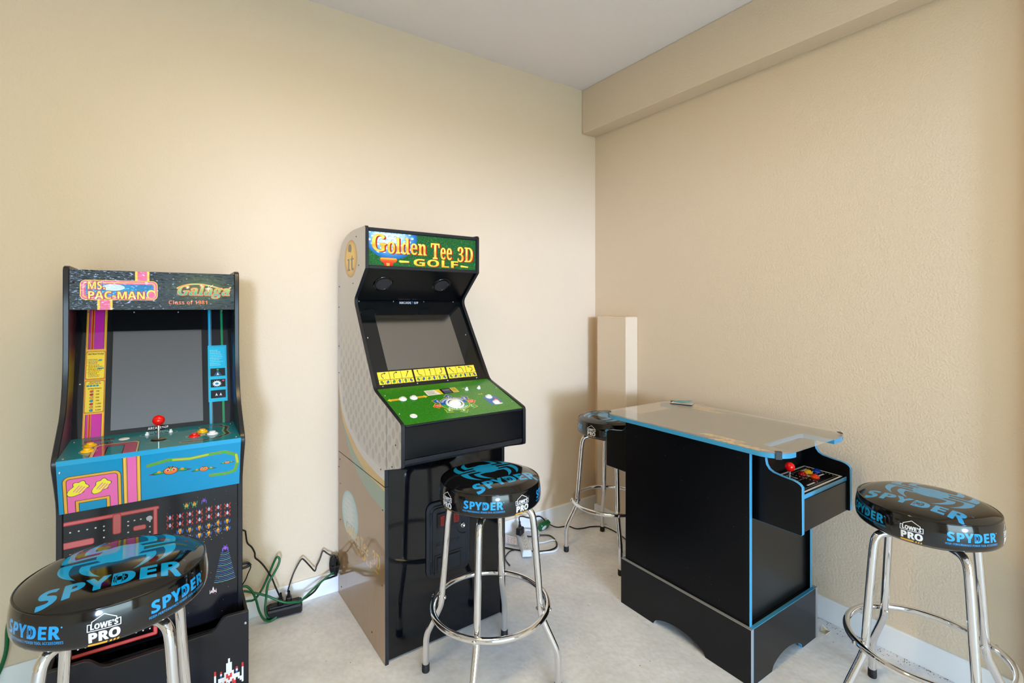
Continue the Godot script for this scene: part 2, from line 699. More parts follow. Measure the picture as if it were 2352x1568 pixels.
func baseboard(z_or_x: float, a: float, b: float, along_x: bool) -> Geo:
	# profile: flat face with a small bevelled top
	var g := Geo.new()
	var prof := v2([0, 0, 0.0125, 0, 0.0125, 0.093, 0.009, 0.099, 0, 0.099])
	if along_x:
		g.slab(prof, Transform3D(Basis(Vector3(0, 0, 1), Vector3(0, 1, 0), Vector3(-1, 0, 0)), Vector3(b, 0, z_or_x)), b - a, 0.0, null, null, Rect2(0, 0, 1, 1), 0.99)
	else:
		g.slab(prof, Transform3D(Basis(Vector3(-1, 0, 0), Vector3(0, 1, 0), Vector3(0, 0, -1)), Vector3(z_or_x, 0, b)), b - a, 0.0, null, null, Rect2(0, 0, 1, 1), 0.99)
	return g

func room() -> void:
	structure("floor", slab_box(Vector3(X0 - 0.2, -0.15, -0.2), Vector3(0.2, 0, Z1 + 0.2)), M.floor, "dusty trowelled grey concrete floor")
	structure("ceiling", slab_box(Vector3(X0 - 0.2, HC, -0.2), Vector3(0.2, HC + 0.15, Z1 + 0.2)), M.ceiling, "plain textured off-white ceiling")
	structure("wall_left", slab_box(Vector3(X0 - 0.2, 0, 0), Vector3(X0, HC, Z1)), M.wall, "cream painted side wall out of frame")
	structure("wall_back", slab_box(Vector3(X0 - 0.2, 0, -0.2), Vector3(0.2, HC, 0)), M.wall, "cream painted wall behind the two upright arcade machines")
	structure("wall_right", slab_box(Vector3(0, 0, 0), Vector3(0.2, HC, Z1)), M.wall, "cream orange-peel wall behind the glass-topped arcade table")
	var f := Geo.new()
	f.box(Vector3(-4.925, HC / 2, Z1 + 0.1), Vector3(1.55, HC, 0.2), 0.0)
	f.box(Vector3(-0.25, HC / 2, Z1 + 0.1), Vector3(0.9, HC, 0.2), 0.0)
	f.box(Vector3(-2.425, (HC + 2.5) / 2, Z1 + 0.1), Vector3(3.45, HC - 2.5, 0.2), 0.0)
	structure("wall_front", f, M.wall, "cream wall with the open garage doorway behind the camera")
	structure("trim_1", slab_box(Vector3(-0.1235, 2.578, 0), Vector3(0, HC, Z1), 0.004), M.wall, "cream boxed soffit running along the top of the right wall")
	structure("trim_2", slab_box(Vector3(-0.047, 0, 2.14), Vector3(0, 2.578, 2.30), 0.004), M.wall, "cream pilaster on the right wall beside the camera")
	# the half-height boxed post in the corner, with its own skirting
	structure("trim_3", slab_box(Vector3(-0.105, 0, 0.125), Vector3(0, 1.34, 0.382), 0.005), M.wall, "half-height cream boxed post in the room corner")
	var g := Geo.new()
	g.box(Vector3(-0.0575, 0.0495, 0.2535), Vector3(0.121, 0.099, 0.283), 0.003)
	structure("baseboard_post", g, M.trim, "white skirting wrapped round the half-height post")
	structure("baseboard_back", baseboard(0.0, X0, 0.0, true), M.trim, "white baseboard along the wall behind the upright machines")
	var b1 := baseboard(0.0, 0.395, 2.14, false)
	structure("baseboard_right", b1, M.trim, "white baseboard along the wall behind the arcade table")
	var dr := Geo.new()
	dr.box(Vector3(-2.8, -0.1, Z1 + 5.2), Vector3(14, 0.1, 10), 0.0)
	structure("driveway", dr, mat(Color(0.75, 0.74, 0.72), 0.8), "pale concrete driveway outside the garage opening")

# ------------------------------------------------------------------ shared pieces of the machines
func push_button(parent: Node3D, f: Transform3D, m: Material, r := 0.0145, tall := 0.006, called := "button") -> void:
	var g := Geo.new()
	var h := tall
	g.lathe([Vector2(r, h * 0.72), Vector2(r * 0.96, h), Vector2(r * 0.80, h), Vector2(r * 0.78, h * 0.5)], 24, f)
	g.lathe([Vector2(r, 0.0), Vector2(r * 1.0, 0.0)], 3, f)
	var rim := Geo.new()
	rim.lathe([Vector2(r * 0.70, h * 1.0), Vector2(r * 0.78, h * 0.95), Vector2(r * 1.04, h * 0.75), Vector2(r * 1.16, h * 0.4), Vector2(r * 1.18, 0.0)], 24, f)
	var o := part(called, rim, m, parent)
	var c := Geo.new()
	c.lathe([Vector2(0.0001, h * 1.75), Vector2(r * 0.5, h * 1.78), Vector2(r * 0.62, h * 1.7), Vector2(r * 0.68, h * 1.45), Vector2(r * 0.69, h * 0.6)], 24, f)
	part("plunger", c, m, o)

func joystick(parent: Node3D, f: Transform3D, ball_r := 0.0175, tall := 0.05) -> void:
	var d := Geo.new()
	d.lathe([Vector2(0.0001, 0.003), Vector2(0.014, 0.003), Vector2(0.0215, 0.0015), Vector2(0.022, 0.0)], 28, f)
	var o := part("joystick", d, M.black, parent)
	var s := Geo.new()
	s.lathe([Vector2(0.0042, tall), Vector2(0.0042, 0.002)], 14, f)
	part("shaft", s, M.chrome, o)
	var b := Geo.new()
	var pr := []
	for i in 17:
		var a := PI * i / 16.0
		pr.append(Vector2(maxf(sin(a) * ball_r, 0.0001), tall + ball_r * 0.8 + cos(a) * ball_r))
	b.lathe(pr, 32, f)
	part("ball_knob", b, M.red, o)

const GOLD1 := Color("#f7d24a")
const GOLD2 := Color("#e9962a")

# ------------------------------------------------------------------ the black-sided machine on the left
func tex_left_marquee() -> Texture2D:
	# user units: metres across (x), up (y)
	var p := Pic.new(1100, 318, Color("#17181b"), -0.229, 1.523, 0.229, 1.391)
	# olive glow of the right half of the print
	var q := Pic.ell(0.12, 1.468, 0.125, 0.060, 60)
	for i in 14:
		var f := i / 13.0
		p.poly(Pic.ell(0.13, 1.466, 0.10 * (1.25 - f), 0.072 * (1.2 - f), 48), Color("#17181b").lerp(Color("#5a6b33"), f * 0.75))
	for s in [[-0.063, 1.523, -0.024, 1.488], [-0.161, 1.426, -0.122, 1.391]]:
		p.rect(s[0], s[1], s[2], s[3], Color("#e6c23c"))
		p.rect(s[0] + 0.0065, s[1], s[2] - 0.0065, s[3], Color("#d8628c"))
	p.poly(Pic.rr(-0.204, 1.4905, -0.001, 1.4235, 0.016, -0.016), Color("#eecb45"))
	p.poly(Pic.rr(-0.202, 1.4885, -0.003, 1.4255, 0.014, -0.014), Color("#d8628c"))
	p.poly(Pic.rr(-0.197, 1.4835, -0.008, 1.4305, 0.011, -0.011), Color("#eecb45"))
	p.poly(Pic.rr(-0.195, 1.4815, -0.010, 1.4325, 0.010, -0.010), Color("#d8628c"))
	p.poly(Pic.rr(-0.190, 1.477, -0.013, 1.437, 0.007, -0.007), Color("#0f7fb4"))
	p.poly(v2([-0.075, 1.477, -0.016, 1.477, -0.016, 1.452, -0.06, 1.452]), Color("#0f6fa8"))
	p.poly(Pic.ell(-0.12, 1.466, 0.030, 0.011), Color("#bcd3dc"))
	p.text("MS.", "Droid Sans Bold", -0.187, 1.485, -0.140, 1.460, Color("#f0d547"), 0.0, 0.0022, Color("#a33458"))
	p.text("PAC-MAN", "Droid Sans Bold", -0.187, 1.4525, -0.034, 1.4275, Color("#f0d547"), 0.0, 0.0026, Color("#a33458"))
	# a plain round badge where the print has a figure
	p.poly(Pic.ell(-0.019, 1.444, 0.0125, 0.0155), Color("#f0d547"))
	p.poly(Pic.ell(-0.018, 1.442, 0.0095, 0.0120), Color("#d8628c"))
	# the second title
	var sw := PackedVector2Array()
	for i in 25:
		var f := i / 24.0
		sw.append(Vector2(0.055 + 0.150 * f, 1.468 + 0.018 * sin(PI * pow(f, 0.8)) - 0.006 * f))
	sw.append(Vector2(0.217, 1.473))
	sw.append(Vector2(0.203, 1.4595))
	p.line(sw, 0.0055, Color("#e0893a"))
	p.line(sw, 0.0030, Color("#9fc36a"))
	p.text("Galaga", "Droid Serif Bold", 0.050, 1.477, 0.214, 1.443, [Color("#d9c06a"), Color("#8fb35a"), Color("#4f9a7a"), Color("#6fb08a")], 0.05, 0.0022, Color("#d9713a"))
	p.text("Class of 1981", "Droid Sans Bold", 0.029, 1.4235, 0.147, 1.4105, Color("#e2703a"))
	for i in 8:
		var a := TAU * i / 8.0
		var l := 0.010 if i % 2 == 0 else 0.005
		p.line(PackedVector2Array([Vector2(0.148, 1.468), Vector2(0.148 + cos(a) * l, 1.468 + sin(a) * l)]), 0.0011, Color("#f2f4f0"))
	p.line(PackedVector2Array([Vector2(0.148, 1.468), Vector2(0.162, 1.482)]), 0.0014, Color("#f2f4f0"))
	return p.tex()

func tex_left_bezel() -> Texture2D:
	# x in metres, y = height (the panel leans, height is kept as the unit)
	var p := Pic.new(900, 830, Color("#0d0d14"), -0.235, 1.39, 0.235, 0.962)
	p.rect(-0.140, 1.39, 0.141, 0.962, Color("#060609"))
	# pink and yellow band
	var x0 := -0.2075
	var x1 := -0.151
	p.rect(x0, 1.39, x1, 0.962, Color("#e0b52e"))
	p.rect(x0 + 0.001, 1.39, x0 + 0.0022, 0.962, Color("#f0602a"))
	p.rect(x1 - 0.0022, 1.39, x1 - 0.001, 0.962, Color("#f0602a"))
	p.rect(x0 + 0.006, 1.39, x1 - 0.007, 0.962, Color("#33141f"))
	p.rect(x0 + 0.007, 1.39, x1 - 0.008, 0.962, Color("#c4249a"))
	p.rect(x0 + 0.0125, 1.39, x0 + 0.0225, 0.962, Color("#e0b52e"))
	p.rect(x0 + 0.0150, 1.39, x0 + 0.0200, 0.962, Color("#cc1f12"))
	p.rect(x0 + 0.0130, 1.39, x0 + 0.0138, 0.962, Color("#6a1030"))
	p.rect(x0 + 0.0212, 1.39, x0 + 0.0220, 0.962, Color("#6a1030"))
	p.rect(x0 + 0.005, 1.252, x1 - 0.005, 1.036, Color("#e0b52e"))
	# instruction cards
	for c in [[1.246, 1.150], [1.147, 1.040]]:
		p.poly(Pic.rr(x0 + 0.001, c[0], x1 - 0.001, c[1], 0.005, -0.005), Color("#7a1430"))
		p.poly(Pic.rr(x0 + 0.0022, c[0] - 0.001, x1 - 0.0022, c[1] + 0.001, 0.004, -0.004), Color("#ecc838"))
		p.poly(Pic.rr(x0 + 0.0032, c[0] - 0.002, x1 - 0.0032, c[1] + 0.002, 0.004, -0.004), Color("#7a1430"))
		p.poly(Pic.rr(x0 + 0.0042, c[0] - 0.003, x1 - 0.0042, c[1] + 0.003, 0.004, -0.004), Color("#e3c43a"))
	var ink := Color("#2a2418")
	p.text("INSTRUCTIONS", "Droid Sans Bold", x0 + 0.0065, 1.2385, x1 - 0.0065, 1.2335, ink)
	var r := RandomNumberGenerator.new()
	r.seed = 4
	for i in 13:
		var y := 1.218 - 0.0048 * i
		var xx := x0 + 0.009
		if i in [0, 1, 2, 4, 7, 9]:
			p.poly(Pic.ell(x0 + 0.0065, y - 0.001, 0.0008, 0.0008, 10), ink)
		var end := x1 - 0.008 - r.randf() * 0.016
		while xx < end:
			var w := 0.002 + r.randf() * 0.004
			p.rect(xx, y, minf(xx + w, end), y - 0.0014, ink)
			xx += w + 0.0012
	p.rect(x0 + 0.034, 1.189, x1 - 0.006, 1.185, Color("#1d7f9a"))
	p.rect(x0 + 0.036, 1.217, x1 - 0.011, 1.2135, Color("#1d7f9a"))
	p.text("MONSTER", "Droid Sans Bold", x0 + 0.014, 1.1425, x1 - 0.014, 1.1395, ink)
	p.text("POINT VALUE", "Droid Sans Bold", x0 + 0.011, 1.1375, x1 - 0.012, 1.1345, ink)
	for i in 4:
		p.poly(Pic.rr(x0 + 0.006 + 0.0085 * i, 1.1325, x0 + 0.0135 + 0.0085 * i, 1.1265, 0.0025, -0.0025), Color("#1d7f9a"))
	p.text("EXTRA POINTS", "Droid Sans Bold", x0 + 0.010, 1.1215, x1 - 0.010, 1.1180, ink)
	var vals := ["100", "200", "500", "700", "1,000", "2,000", "5,000"]
	var cols := [Color("#c8432a"), Color("#b3202a"), Color("#d89a3a"), Color("#2f86a0"), Color("#c0283a"), Color("#d88a2a"), Color("#2f86a0")]
	for i in 7:
		var y := 1.1115 - 0.0103 * i
		p.poly(Pic.ell(x0 + 0.0205, y - 0.001, 0.0052, 0.0040, 20), Color("#2a3a58"))
		p.poly(Pic.ell(x0 + 0.0205, y - 0.001, 0.0044, 0.0033, 20), cols[i])
		p.line(PackedVector2Array([Vector2(x0 + 0.021, y + 0.002), Vector2(x0 + 0.026, y + 0.0042)]), 0.0009, Color("#2a3a58"))
		p.text(vals[i], "Droid Sans Bold", x0 + 0.0315, y + 0.001, x0 + (0.041 if i < 4 else 0.0465), y - 0.0025, ink)
	# blue and green lines, blue card with three pictures
	for c in [[0.157, 0.163, "#18a0c4"], [0.1665, 0.168, "#18a0c4"], [0.199, 0.2065, "#11844c"], [0.1635, 0.1645, "#bfe6f0"]]:
		p.rect(c[0], 1.39, c[1], 0.962, Color(c[2]))
	p.rect(0.1545, 1.250, 0.2175, 1.040, Color("#19a9c9"))
	p.line(Pic.rr(0.158, 1.246, 0.214, 1.045, 0.004, -0.004), 0.0006, Color("#0d6f8c"), true)
	var pale := Color("#cfeef3")
	for i in 10:
		var y := 1.232 - 0.0062 * i
		var xx := 0.161
		var end := 0.205 - r.randf() * 0.012 if i > 0 else 0.188
		while xx < end:
			var w := 0.002 + r.randf() * 0.004
			p.rect(xx, y, minf(xx + w, end), y - 0.0011, pale)
			xx += w + 0.0012
	for c in [[1.163, 1.134], [1.122, 1.093], [1.082, 1.053]]:
		p.rect(0.1625, c[0], 0.2115, c[1], Color("#101018"))
	p.poly(v2([0.1865, 1.157, 0.172, 1.135, 0.201, 1.135]), Color("#2b4f6b"))
	p.poly(Pic.ell(0.1865, 1.158, 0.004, 0.003), Color("#3f9a56"))
	for c in [[0.1865, 1.142], [0.181, 1.066], [0.195, 1.066]]:
		p.poly(v2([c[0], c[1] + 0.006, c[0] + 0.0045, c[1] - 0.006, c[0], c[1] - 0.003, c[0] - 0.0045, c[1] - 0.006]), Color("#d8dde4"))
	var st := PackedVector2Array()
	for i in 24:
		var a := TAU * i / 24.0
		var l := 1.0 if i % 2 == 0 else 0.65
		st.append(Vector2(0.183 + cos(a) * 0.0165 * l, 1.106 + sin(a) * 0.0125 * l))
	p.poly(st, Color("#d9dde0"))
	p.poly(Pic.ell(0.183, 1.106, 0.006, 0.004), Color("#2f7fa8"))
	p.poly(Pic.ell(0.204, 1.116, 0.004, 0.003), Color("#c04a4a"))
	p.text("ARCADE1UP", "Droid Sans Bold", -0.030, 0.9735, 0.030, 0.9655, Color("#e8e8ec"))
	return p.tex()

func tex_left_deck() -> Texture2D:
	# top of the control panel: x metres, y = distance from the rear edge to the front
	var p := Pic.new(960, 500, Color("#2a8498"), -0.237, 0.33, 0.237, 0.588)
	var y := Color("#d6b489")
	var k := Color("#3a1d2c")
	# pink pathway
	for s in [[0.0, k], [0.003, Color("#c9b58d")], [0.011, k], [0.0135, Color("#a94a74")]]:
		p.poly(Pic.rr(-0.166 + s[0], 0.446 + s[0], -0.046 - s[0] * 0.55, 0.70, 0.02, 0.02), s[1])
	p.poly(Pic.rr(-0.130, 0.482, -0.084, 0.70, 0.006, 0.006), k)
	p.poly(Pic.rr(-0.127, 0.485, -0.087, 0.70, 0.006, 0.006), Color("#2a8498"))
	for s in [[0.375, 0.400], [0.425, 0.445]]:
		p.text("PLAYER", "Droid Sans Bold", -0.197, s[0], -0.120, s[1] - 0.004, Color("#7f6a4a"), 0.0, 0.002, k)
	p.text("1 OR 2 PLAYERS", "Droid Sans Bold", -0.030, 0.497, 0.035, 0.503, Color("#c2a355"))
	p.text("FIRE", "Droid Sans Bold", 0.078, 0.470, 0.104, 0.479, Color("#b89a50"))
	for c in [[-0.030, 0.387, 0.020], [0.037, 0.383, 0.020], [0.104, 0.487, 0.022], [0.129, 0.440, 0.022], [0.157, 0.487, 0.022], [-0.173, 0.447, 0.022], [-0.173, 0.513, 0.022]]:
		p.line(Pic.ell(c[0], c[1], c[2], c[2]), 0.0012, Color("#d7d3bf"), true)
	# the long comet trail
	var t := PackedVector2Array()
	for f in [[0.070, 0.545], [0.12, 0.555], [0.175, 0.538], [0.205, 0.505], [0.198, 0.455], [0.208, 0.405], [0.19, 0.372], [0.13, 0.368]]:
		t.append(Vector2(f[0], f[1]))
	p.line(t, 0.017, Color("#c9c2ae"))
	p.line(t, 0.0145, Color("#7a2d33"))
	p.line(t, 0.012, Color("#c9c2ae"))
	p.line(t, 0.0105, Color("#3c4a3a"))
	return p.tex()

# a plain winged beetle, the stand-in for the figures flying over the blue front
func beetle(p: Pic, x: float, y: float, s: float) -> void:
	var k := Color("#1c1a18")
	var g := Color("#3d9a3c")
	for d in [-1.0, 1.0]:
		p.poly(v2([x + d * 0.25 * s, y + 0.10 * s, x + d * 1.25 * s, y + 0.06 * s, x + d * 1.9 * s, y - 0.18 * s, x + d * 1.2 * s, y - 0.26 * s, x + d * 0.3 * s, y - 0.16 * s]), k)
		p.poly(v2([x + d * 0.25 * s, y + 0.06 * s, x + d * 1.22 * s, y + 0.03 * s, x + d * 1.6 * s, y - 0.12 * s, x + d * 1.15 * s, y - 0.22 * s, x + d * 0.3 * s, y - 0.12 * s]), g)
		p.poly(Pic.ell(x + d * 1.02 * s, y + 0.02 * s, 0.17 * s, 0.13 * s), Color("#e08a2a"))
		p.poly(v2([x + d * 1.55 * s, y - 0.08 * s, x + d * 1.95 * s, y - 0.16 * s, x + d * 1.55 * s, y - 0.16 * s]), Color("#b22a3a"))
	p.poly(Pic.ell(x, y, 0.66 * s, 0.44 * s), k)
	p.poly(Pic.ell(x, y, 0.61 * s, 0.40 * s), Color("#e2702a"))
	p.poly(Pic.ell(x, y + 0.13 * s, 0.30 * s, 0.14 * s), Color("#58b03c"))
	for d in [-1.0, 1.0]:
		p.poly(Pic.ell(x + d * 0.26 * s, y + 0.07 * s, 0.17 * s, 0.15 * s), Color("#f0efe8"))
		p.poly(Pic.ell(x + d * 0.26 * s, y + 0.06 * s, 0.13 * s, 0.12 * s), Color("#c9252a"))
		p.line(PackedVector2Array([Vector2(x + d * 0.08 * s, y + 0.25 * s), Vector2(x + d * 0.2 * s, y + 0.48 * s)]), 0.06 * s, k)

func tex_left_front() -> Texture2D:
	var bg := Color("#0a8cb6")
	var p := Pic.new(1000, 366, bg, -0.237, 0.956, 0.237, 0.785)
	p.rect(-0.237, 0.956, 0.237, 0.940, Color("#2c9fc9"))
	var pink := Color("#e76aa6")
	var gold := Color("#e3a63a")
	var k := Color("#3a2a12")
	# arch-shaped pathway with a second pillar
	for s in [[0.0, k], [0.0016, gold], [0.0085, k], [0.0100, pink]]:
		p.poly(Pic.rr(-0.2265 + s[0], 0.904 - s[0], -0.0885 - s[0], 0.60, 0.018 - s[0], -0.018 + s[0]), s[1])
	for s in [[0.0, k], [0.0016, gold], [0.0085, k], [0.0100, bg]]:
		p.rect(-0.200 + s[0], 0.822 - s[0], -0.117 - s[0], 0.60, s[1])
	for s in [[-0.0850, -0.0395]]:
		p.rect(s[0], 0.940, s[1], 0.78, k)
		p.rect(s[0] + 0.0016, 0.940, s[1] - 0.0016, 0.78, gold)
		p.rect(s[0] + 0.0045, 0.940, s[0] + 0.0058, 0.78, Color("#f4d27a"))
		p.rect(s[1] - 0.0058, 0.940, s[1] - 0.0045, 0.78, Color("#f4d27a"))
		p.rect(s[0] + 0.0100, 0.940, s[1] - 0.0100, 0.78, k)
		p.rect(s[0] + 0.0112, 0.940, s[1] - 0.0112, 0.78, pink)
	# two plain yellow comets where the print has its figures
	for c in [[-0.186, 0.866, 0.017], [-0.132, 0.864, 0.016]]:
		var q := PackedVector2Array()
		var q2 := PackedVector2Array()
		for i in 36:
			var a := TAU * i / 36.0
			var l: float = c[2] * (1.0 + 0.16 * sin(a * 5.0 + c[0] * 90.0) + 1.15 * pow(maxf(0.0, cos(a - 3.95)), 5.0))
			q.append(Vector2(c[0] + cos(a) * (l + 0.0015), c[1] + sin(a) * (l + 0.0015)))
			q2.append(Vector2(c[0] + cos(a) * l, c[1] + sin(a) * l))
		p.poly(q, k)
		p.poly(q2, Color("#efe03c"))
		for i in 4:
			var o := Vector2(c[0] - 0.002 + 0.006 * i, c[1] + 0.004 - 0.003 * i)
			p.line(PackedVector2Array([o, o + Vector2(-0.014, -0.017)]), 0.0024, pink)
	# green trail and the flying beetles
	var t := v2([-0.021, 0.902, 0.03, 0.912, 0.09, 0.906, 0.14, 0.911, 0.19, 0.913, 0.224, 0.896, 0.229, 0.868, 0.222, 0.838, 0.198, 0.832, 0.15, 0.834])
	p.line(t, 0.0105, Color("#c8553a"))
	p.line(t, 0.0085, Color("#4aa53a"))
	p.line(v2([0.045, 0.910, 0.09, 0.906, 0.14, 0.911]), 0.0070, Color("#a9c03a"))
	p.line(v2([0.224, 0.896, 0.229, 0.868]), 0.0070, Color("#a9c03a"))
	beetle(p, 0.038, 0.874, 0.0305)
	beetle(p, 0.130, 0.862, 0.020)
	beetle(p, 0.198, 0.873, 0.012)
	return p.tex()

const BUG_A := ["r....b....r", "rr..bwb..rr", ".rr.www.rr.", "..rrwbwrr..", ".rr.www.rr.", "rr...b...rr", "r.r.....r.r"]
const BUG_B := ["...b...b...", "....y.y....", "b..yyyyy..b", "bb.yoooy.bb", "bbb.yry.bbb", ".bb.ooo.bb.", ".....y....."]
const BUG_C := ["g...o.o...g", "gg..ooo..gg", ".g.yyyyy.g.", ".ggyyryygg.", "..gyyyyyg..", "...g.r.g...", "..gg...gg.."]
const BUG_D := ["...u...u...", "....uuu....", "..uuvuvuu..", ".uuuvvvuuu.", ".uu.uvu.uu.", ".uu.....uu.", ".u.......u."]
const ROCKET := [".......w.......", ".......w.......", "......www......", "......www......", "r.....www.....r", "r..r..www..r..r", "w..w.wwwww.w..w", "w..b.wrwrw.b..w", "w.wwwwrrrwwww.w", "w.wwwwwrwwwww.w", "www.wrwwwrw.www", "ww..rr.w.rr..ww", "w...r..w..r...w"]

func bugs_key() -> Dictionary:
	return {"r": Color("#d3363a"), "b": Color("#2f5fb8"), "w": Color("#e9ebef"), "y": Color("#e5b83a"), "o": Color("#dd7a2a"), "g": Color("#1f9a78"), "u": Color("#6a4fc0"), "v": Color("#b04fc8")}

func bar(p: Pic, x0: float, y0: float, x1: float, y1: float) -> void:
	var r := 0.006
	p.poly(Pic.rr(x0, y0, x1, y1, r, -r), Color("#d2333a"))
	p.poly(Pic.rr(x0 + 0.002, y0 - 0.002, x1 - 0.002, y1 + 0.002, r * 0.7, -r * 0.7), Color("#dd6f6c"))

func tex_left_lower() -> Texture2D:
	# generic dotted maze on the left, rows of picture-element insects on the right
	var p := Pic.new(1000, 950, Color("#08080c"), -0.238, 0.752, 0.238, 0.30)
	p.rect(0.004, 0.752, 0.238, 0.30, Color("#14141d"))
	var w := [v2([-0.25, 0.731, 0.0, 0.731]), v2([-0.005, 0.731, -0.005, 0.640, -0.055, 0.628, -0.055, 0.600]), v2([-0.055, 0.46, -0.055, 0.43, -0.005, 0.43, -0.005, 0.315, -0.25, 0.315])]
	for l in w:
		p.line(l, 0.0125, Color("#cc252c"))
	for l in w:
		p.line(l, 0.0075, Color("#dd6f6c"))
	bar(p, -0.118, 0.735, -0.096, 0.670)
	bar(p, -0.25, 0.674, -0.164, 0.654)
	bar(p, -0.065, 0.684, -0.030, 0.668)
	bar(p, -0.165, 0.612, -0.098, 0.592)
	bar(p, -0.210, 0.612, -0.190, 0.540)
	bar(p, -0.070, 0.618, -0.050, 0.54)
	bar(p, -0.165, 0.56, -0.098, 0.54)
	bar(p, -0.25, 0.515, -0.164, 0.495)
	bar(p, -0.13, 0.515, -0.11, 0.43)
	bar(p, -0.21, 0.46, -0.165, 0.44)
	bar(p, -0.20, 0.405, -0.075, 0.388)
	bar(p, -0.07, 0.365, -0.035, 0.348)
	bar(p, -0.25, 0.365, -0.11, 0.345)
	var dot := Color("#e6e3dd")
	for rowy in [[0.703, -0.222, -0.14, 5], [0.703, -0.078, -0.028, 4], [0.634, -0.222, -0.03, 11], [0.577, -0.182, -0.085, 6], [0.52, -0.15, -0.09, 4], [0.415, -0.222, -0.03, 11], [0.335, -0.222, -0.02, 12]]:
		for i in rowy[3]:
			var x: float = lerpf(rowy[1], rowy[2], float(i) / (rowy[3] - 1))
			p.rect(x - 0.0022, rowy[0] + 0.0022, x + 0.0022, rowy[0] - 0.0022, dot)
	for col in [[-0.14, 0.69, 0.645, 3], [-0.078, 0.69, 0.58, 6], [-0.020, 0.69, 0.655, 3], [-0.178, 0.62, 0.53, 5], [-0.224, 0.62, 0.53, 5], [-0.025, 0.405, 0.345, 4]]:
		for i in col[3]:
			var y: float = lerpf(col[1], col[2], float(i) / (col[3] - 1))
			p.rect(col[0] - 0.0022, y + 0.0022, col[0] + 0.0022, y - 0.0022, dot)
	p.poly(Pic.ell(-0.0215, 0.7005, 0.0085, 0.0085), Color("#c9ccd2"))
	var key := bugs_key()
	var r := RandomNumberGenerator.new()
	r.seed = 21
	for i in 60:
		var c: Color = [Color("#c8b060"), Color("#d0d0d8"), Color("#b05080"), Color("#7088c0")][r.randi() % 4]
		var x := r.randf_range(0.01, 0.235)
		var y := r.randf_range(0.31, 0.745)
		p.rect(x, y, x + 0.0014, y - 0.0014, c)
	for i in 45:
		var x := 0.165 + r.randfn() * 0.020
		var y := 0.612 + r.randfn() * 0.018
		p.rect(x, y, x + 0.0017, y - 0.0017, [Color("#e0c860"), Color("#e0e0d8"), Color("#d08080")][r.randi() % 3])
	var bw := 0.0195
	var bh := 0.021
	for s in [[0.083, 0.729, BUG_C], [0.106, 0.729, BUG_C], [0.135, 0.735, BUG_D]]:
		p.sprite(s[2], key, s[0] - bw / 2, s[1], bw, -bh)
	for i in 7:
		for j in 2:
			if i == 0 and j == 0 or i == 6 and j == 0:
				pass
			p.sprite(BUG_A, key, 0.026 + 0.0285 * i, 0.698 - 0.026 * j - (0.0 if i < 4 else -0.004), bw, -bh)
			p.sprite(BUG_B, key, 0.054 + 0.0285 * i if i < 6 else 0.0545, 0.645 - 0.026 * j - (0.0 if i < 4 else -0.003), bw, -bh)
	p.sprite(BUG_D, key, 0.188, 0.553, 0.024, -0.023)
	for i in 17:
		var y := 0.528 - 0.0062 * i
		var hw := 0.012 + 0.0013 * i
		var pts := PackedVector2Array()
		for q in 9:
			var f := q / 8.0 * 2.0 - 1.0
			pts.append(Vector2(0.199 + f * hw, y - 0.0035 * (1.0 - f * f) + (0.001 if q % 2 == 0 else 0.0)))
		p.line(pts, 0.0016, [Color("#3f7fc0"), Color("#79b7b0"), Color("#4a64b8")][i % 3])
	p.sprite(ROCKET, key, 0.152, 0.416, 0.021, -0.023)
	return p.tex()

func tex_left_plinth() -> Texture2D:
	var p := Pic.new(900, 600, Color("#0a0e18"), -0.262, 0.345, 0.262, 0.0)
	var key := bugs_key()
	p.sprite(ROCKET, key, 0.158, 0.197, 0.088, -0.096)
	p.poly(Pic.rr(0.085, 0.118, 0.130, 0.040, 0.012, -0.012), Color("#e0632a"))
	p.poly(Pic.ell(0.107, 0.080, 0.014, 0.018), Color("#f0c23a"))
	p.sprite(BUG_C, key, -0.21, 0.17, 0.07, -0.06)
	return p.tex()

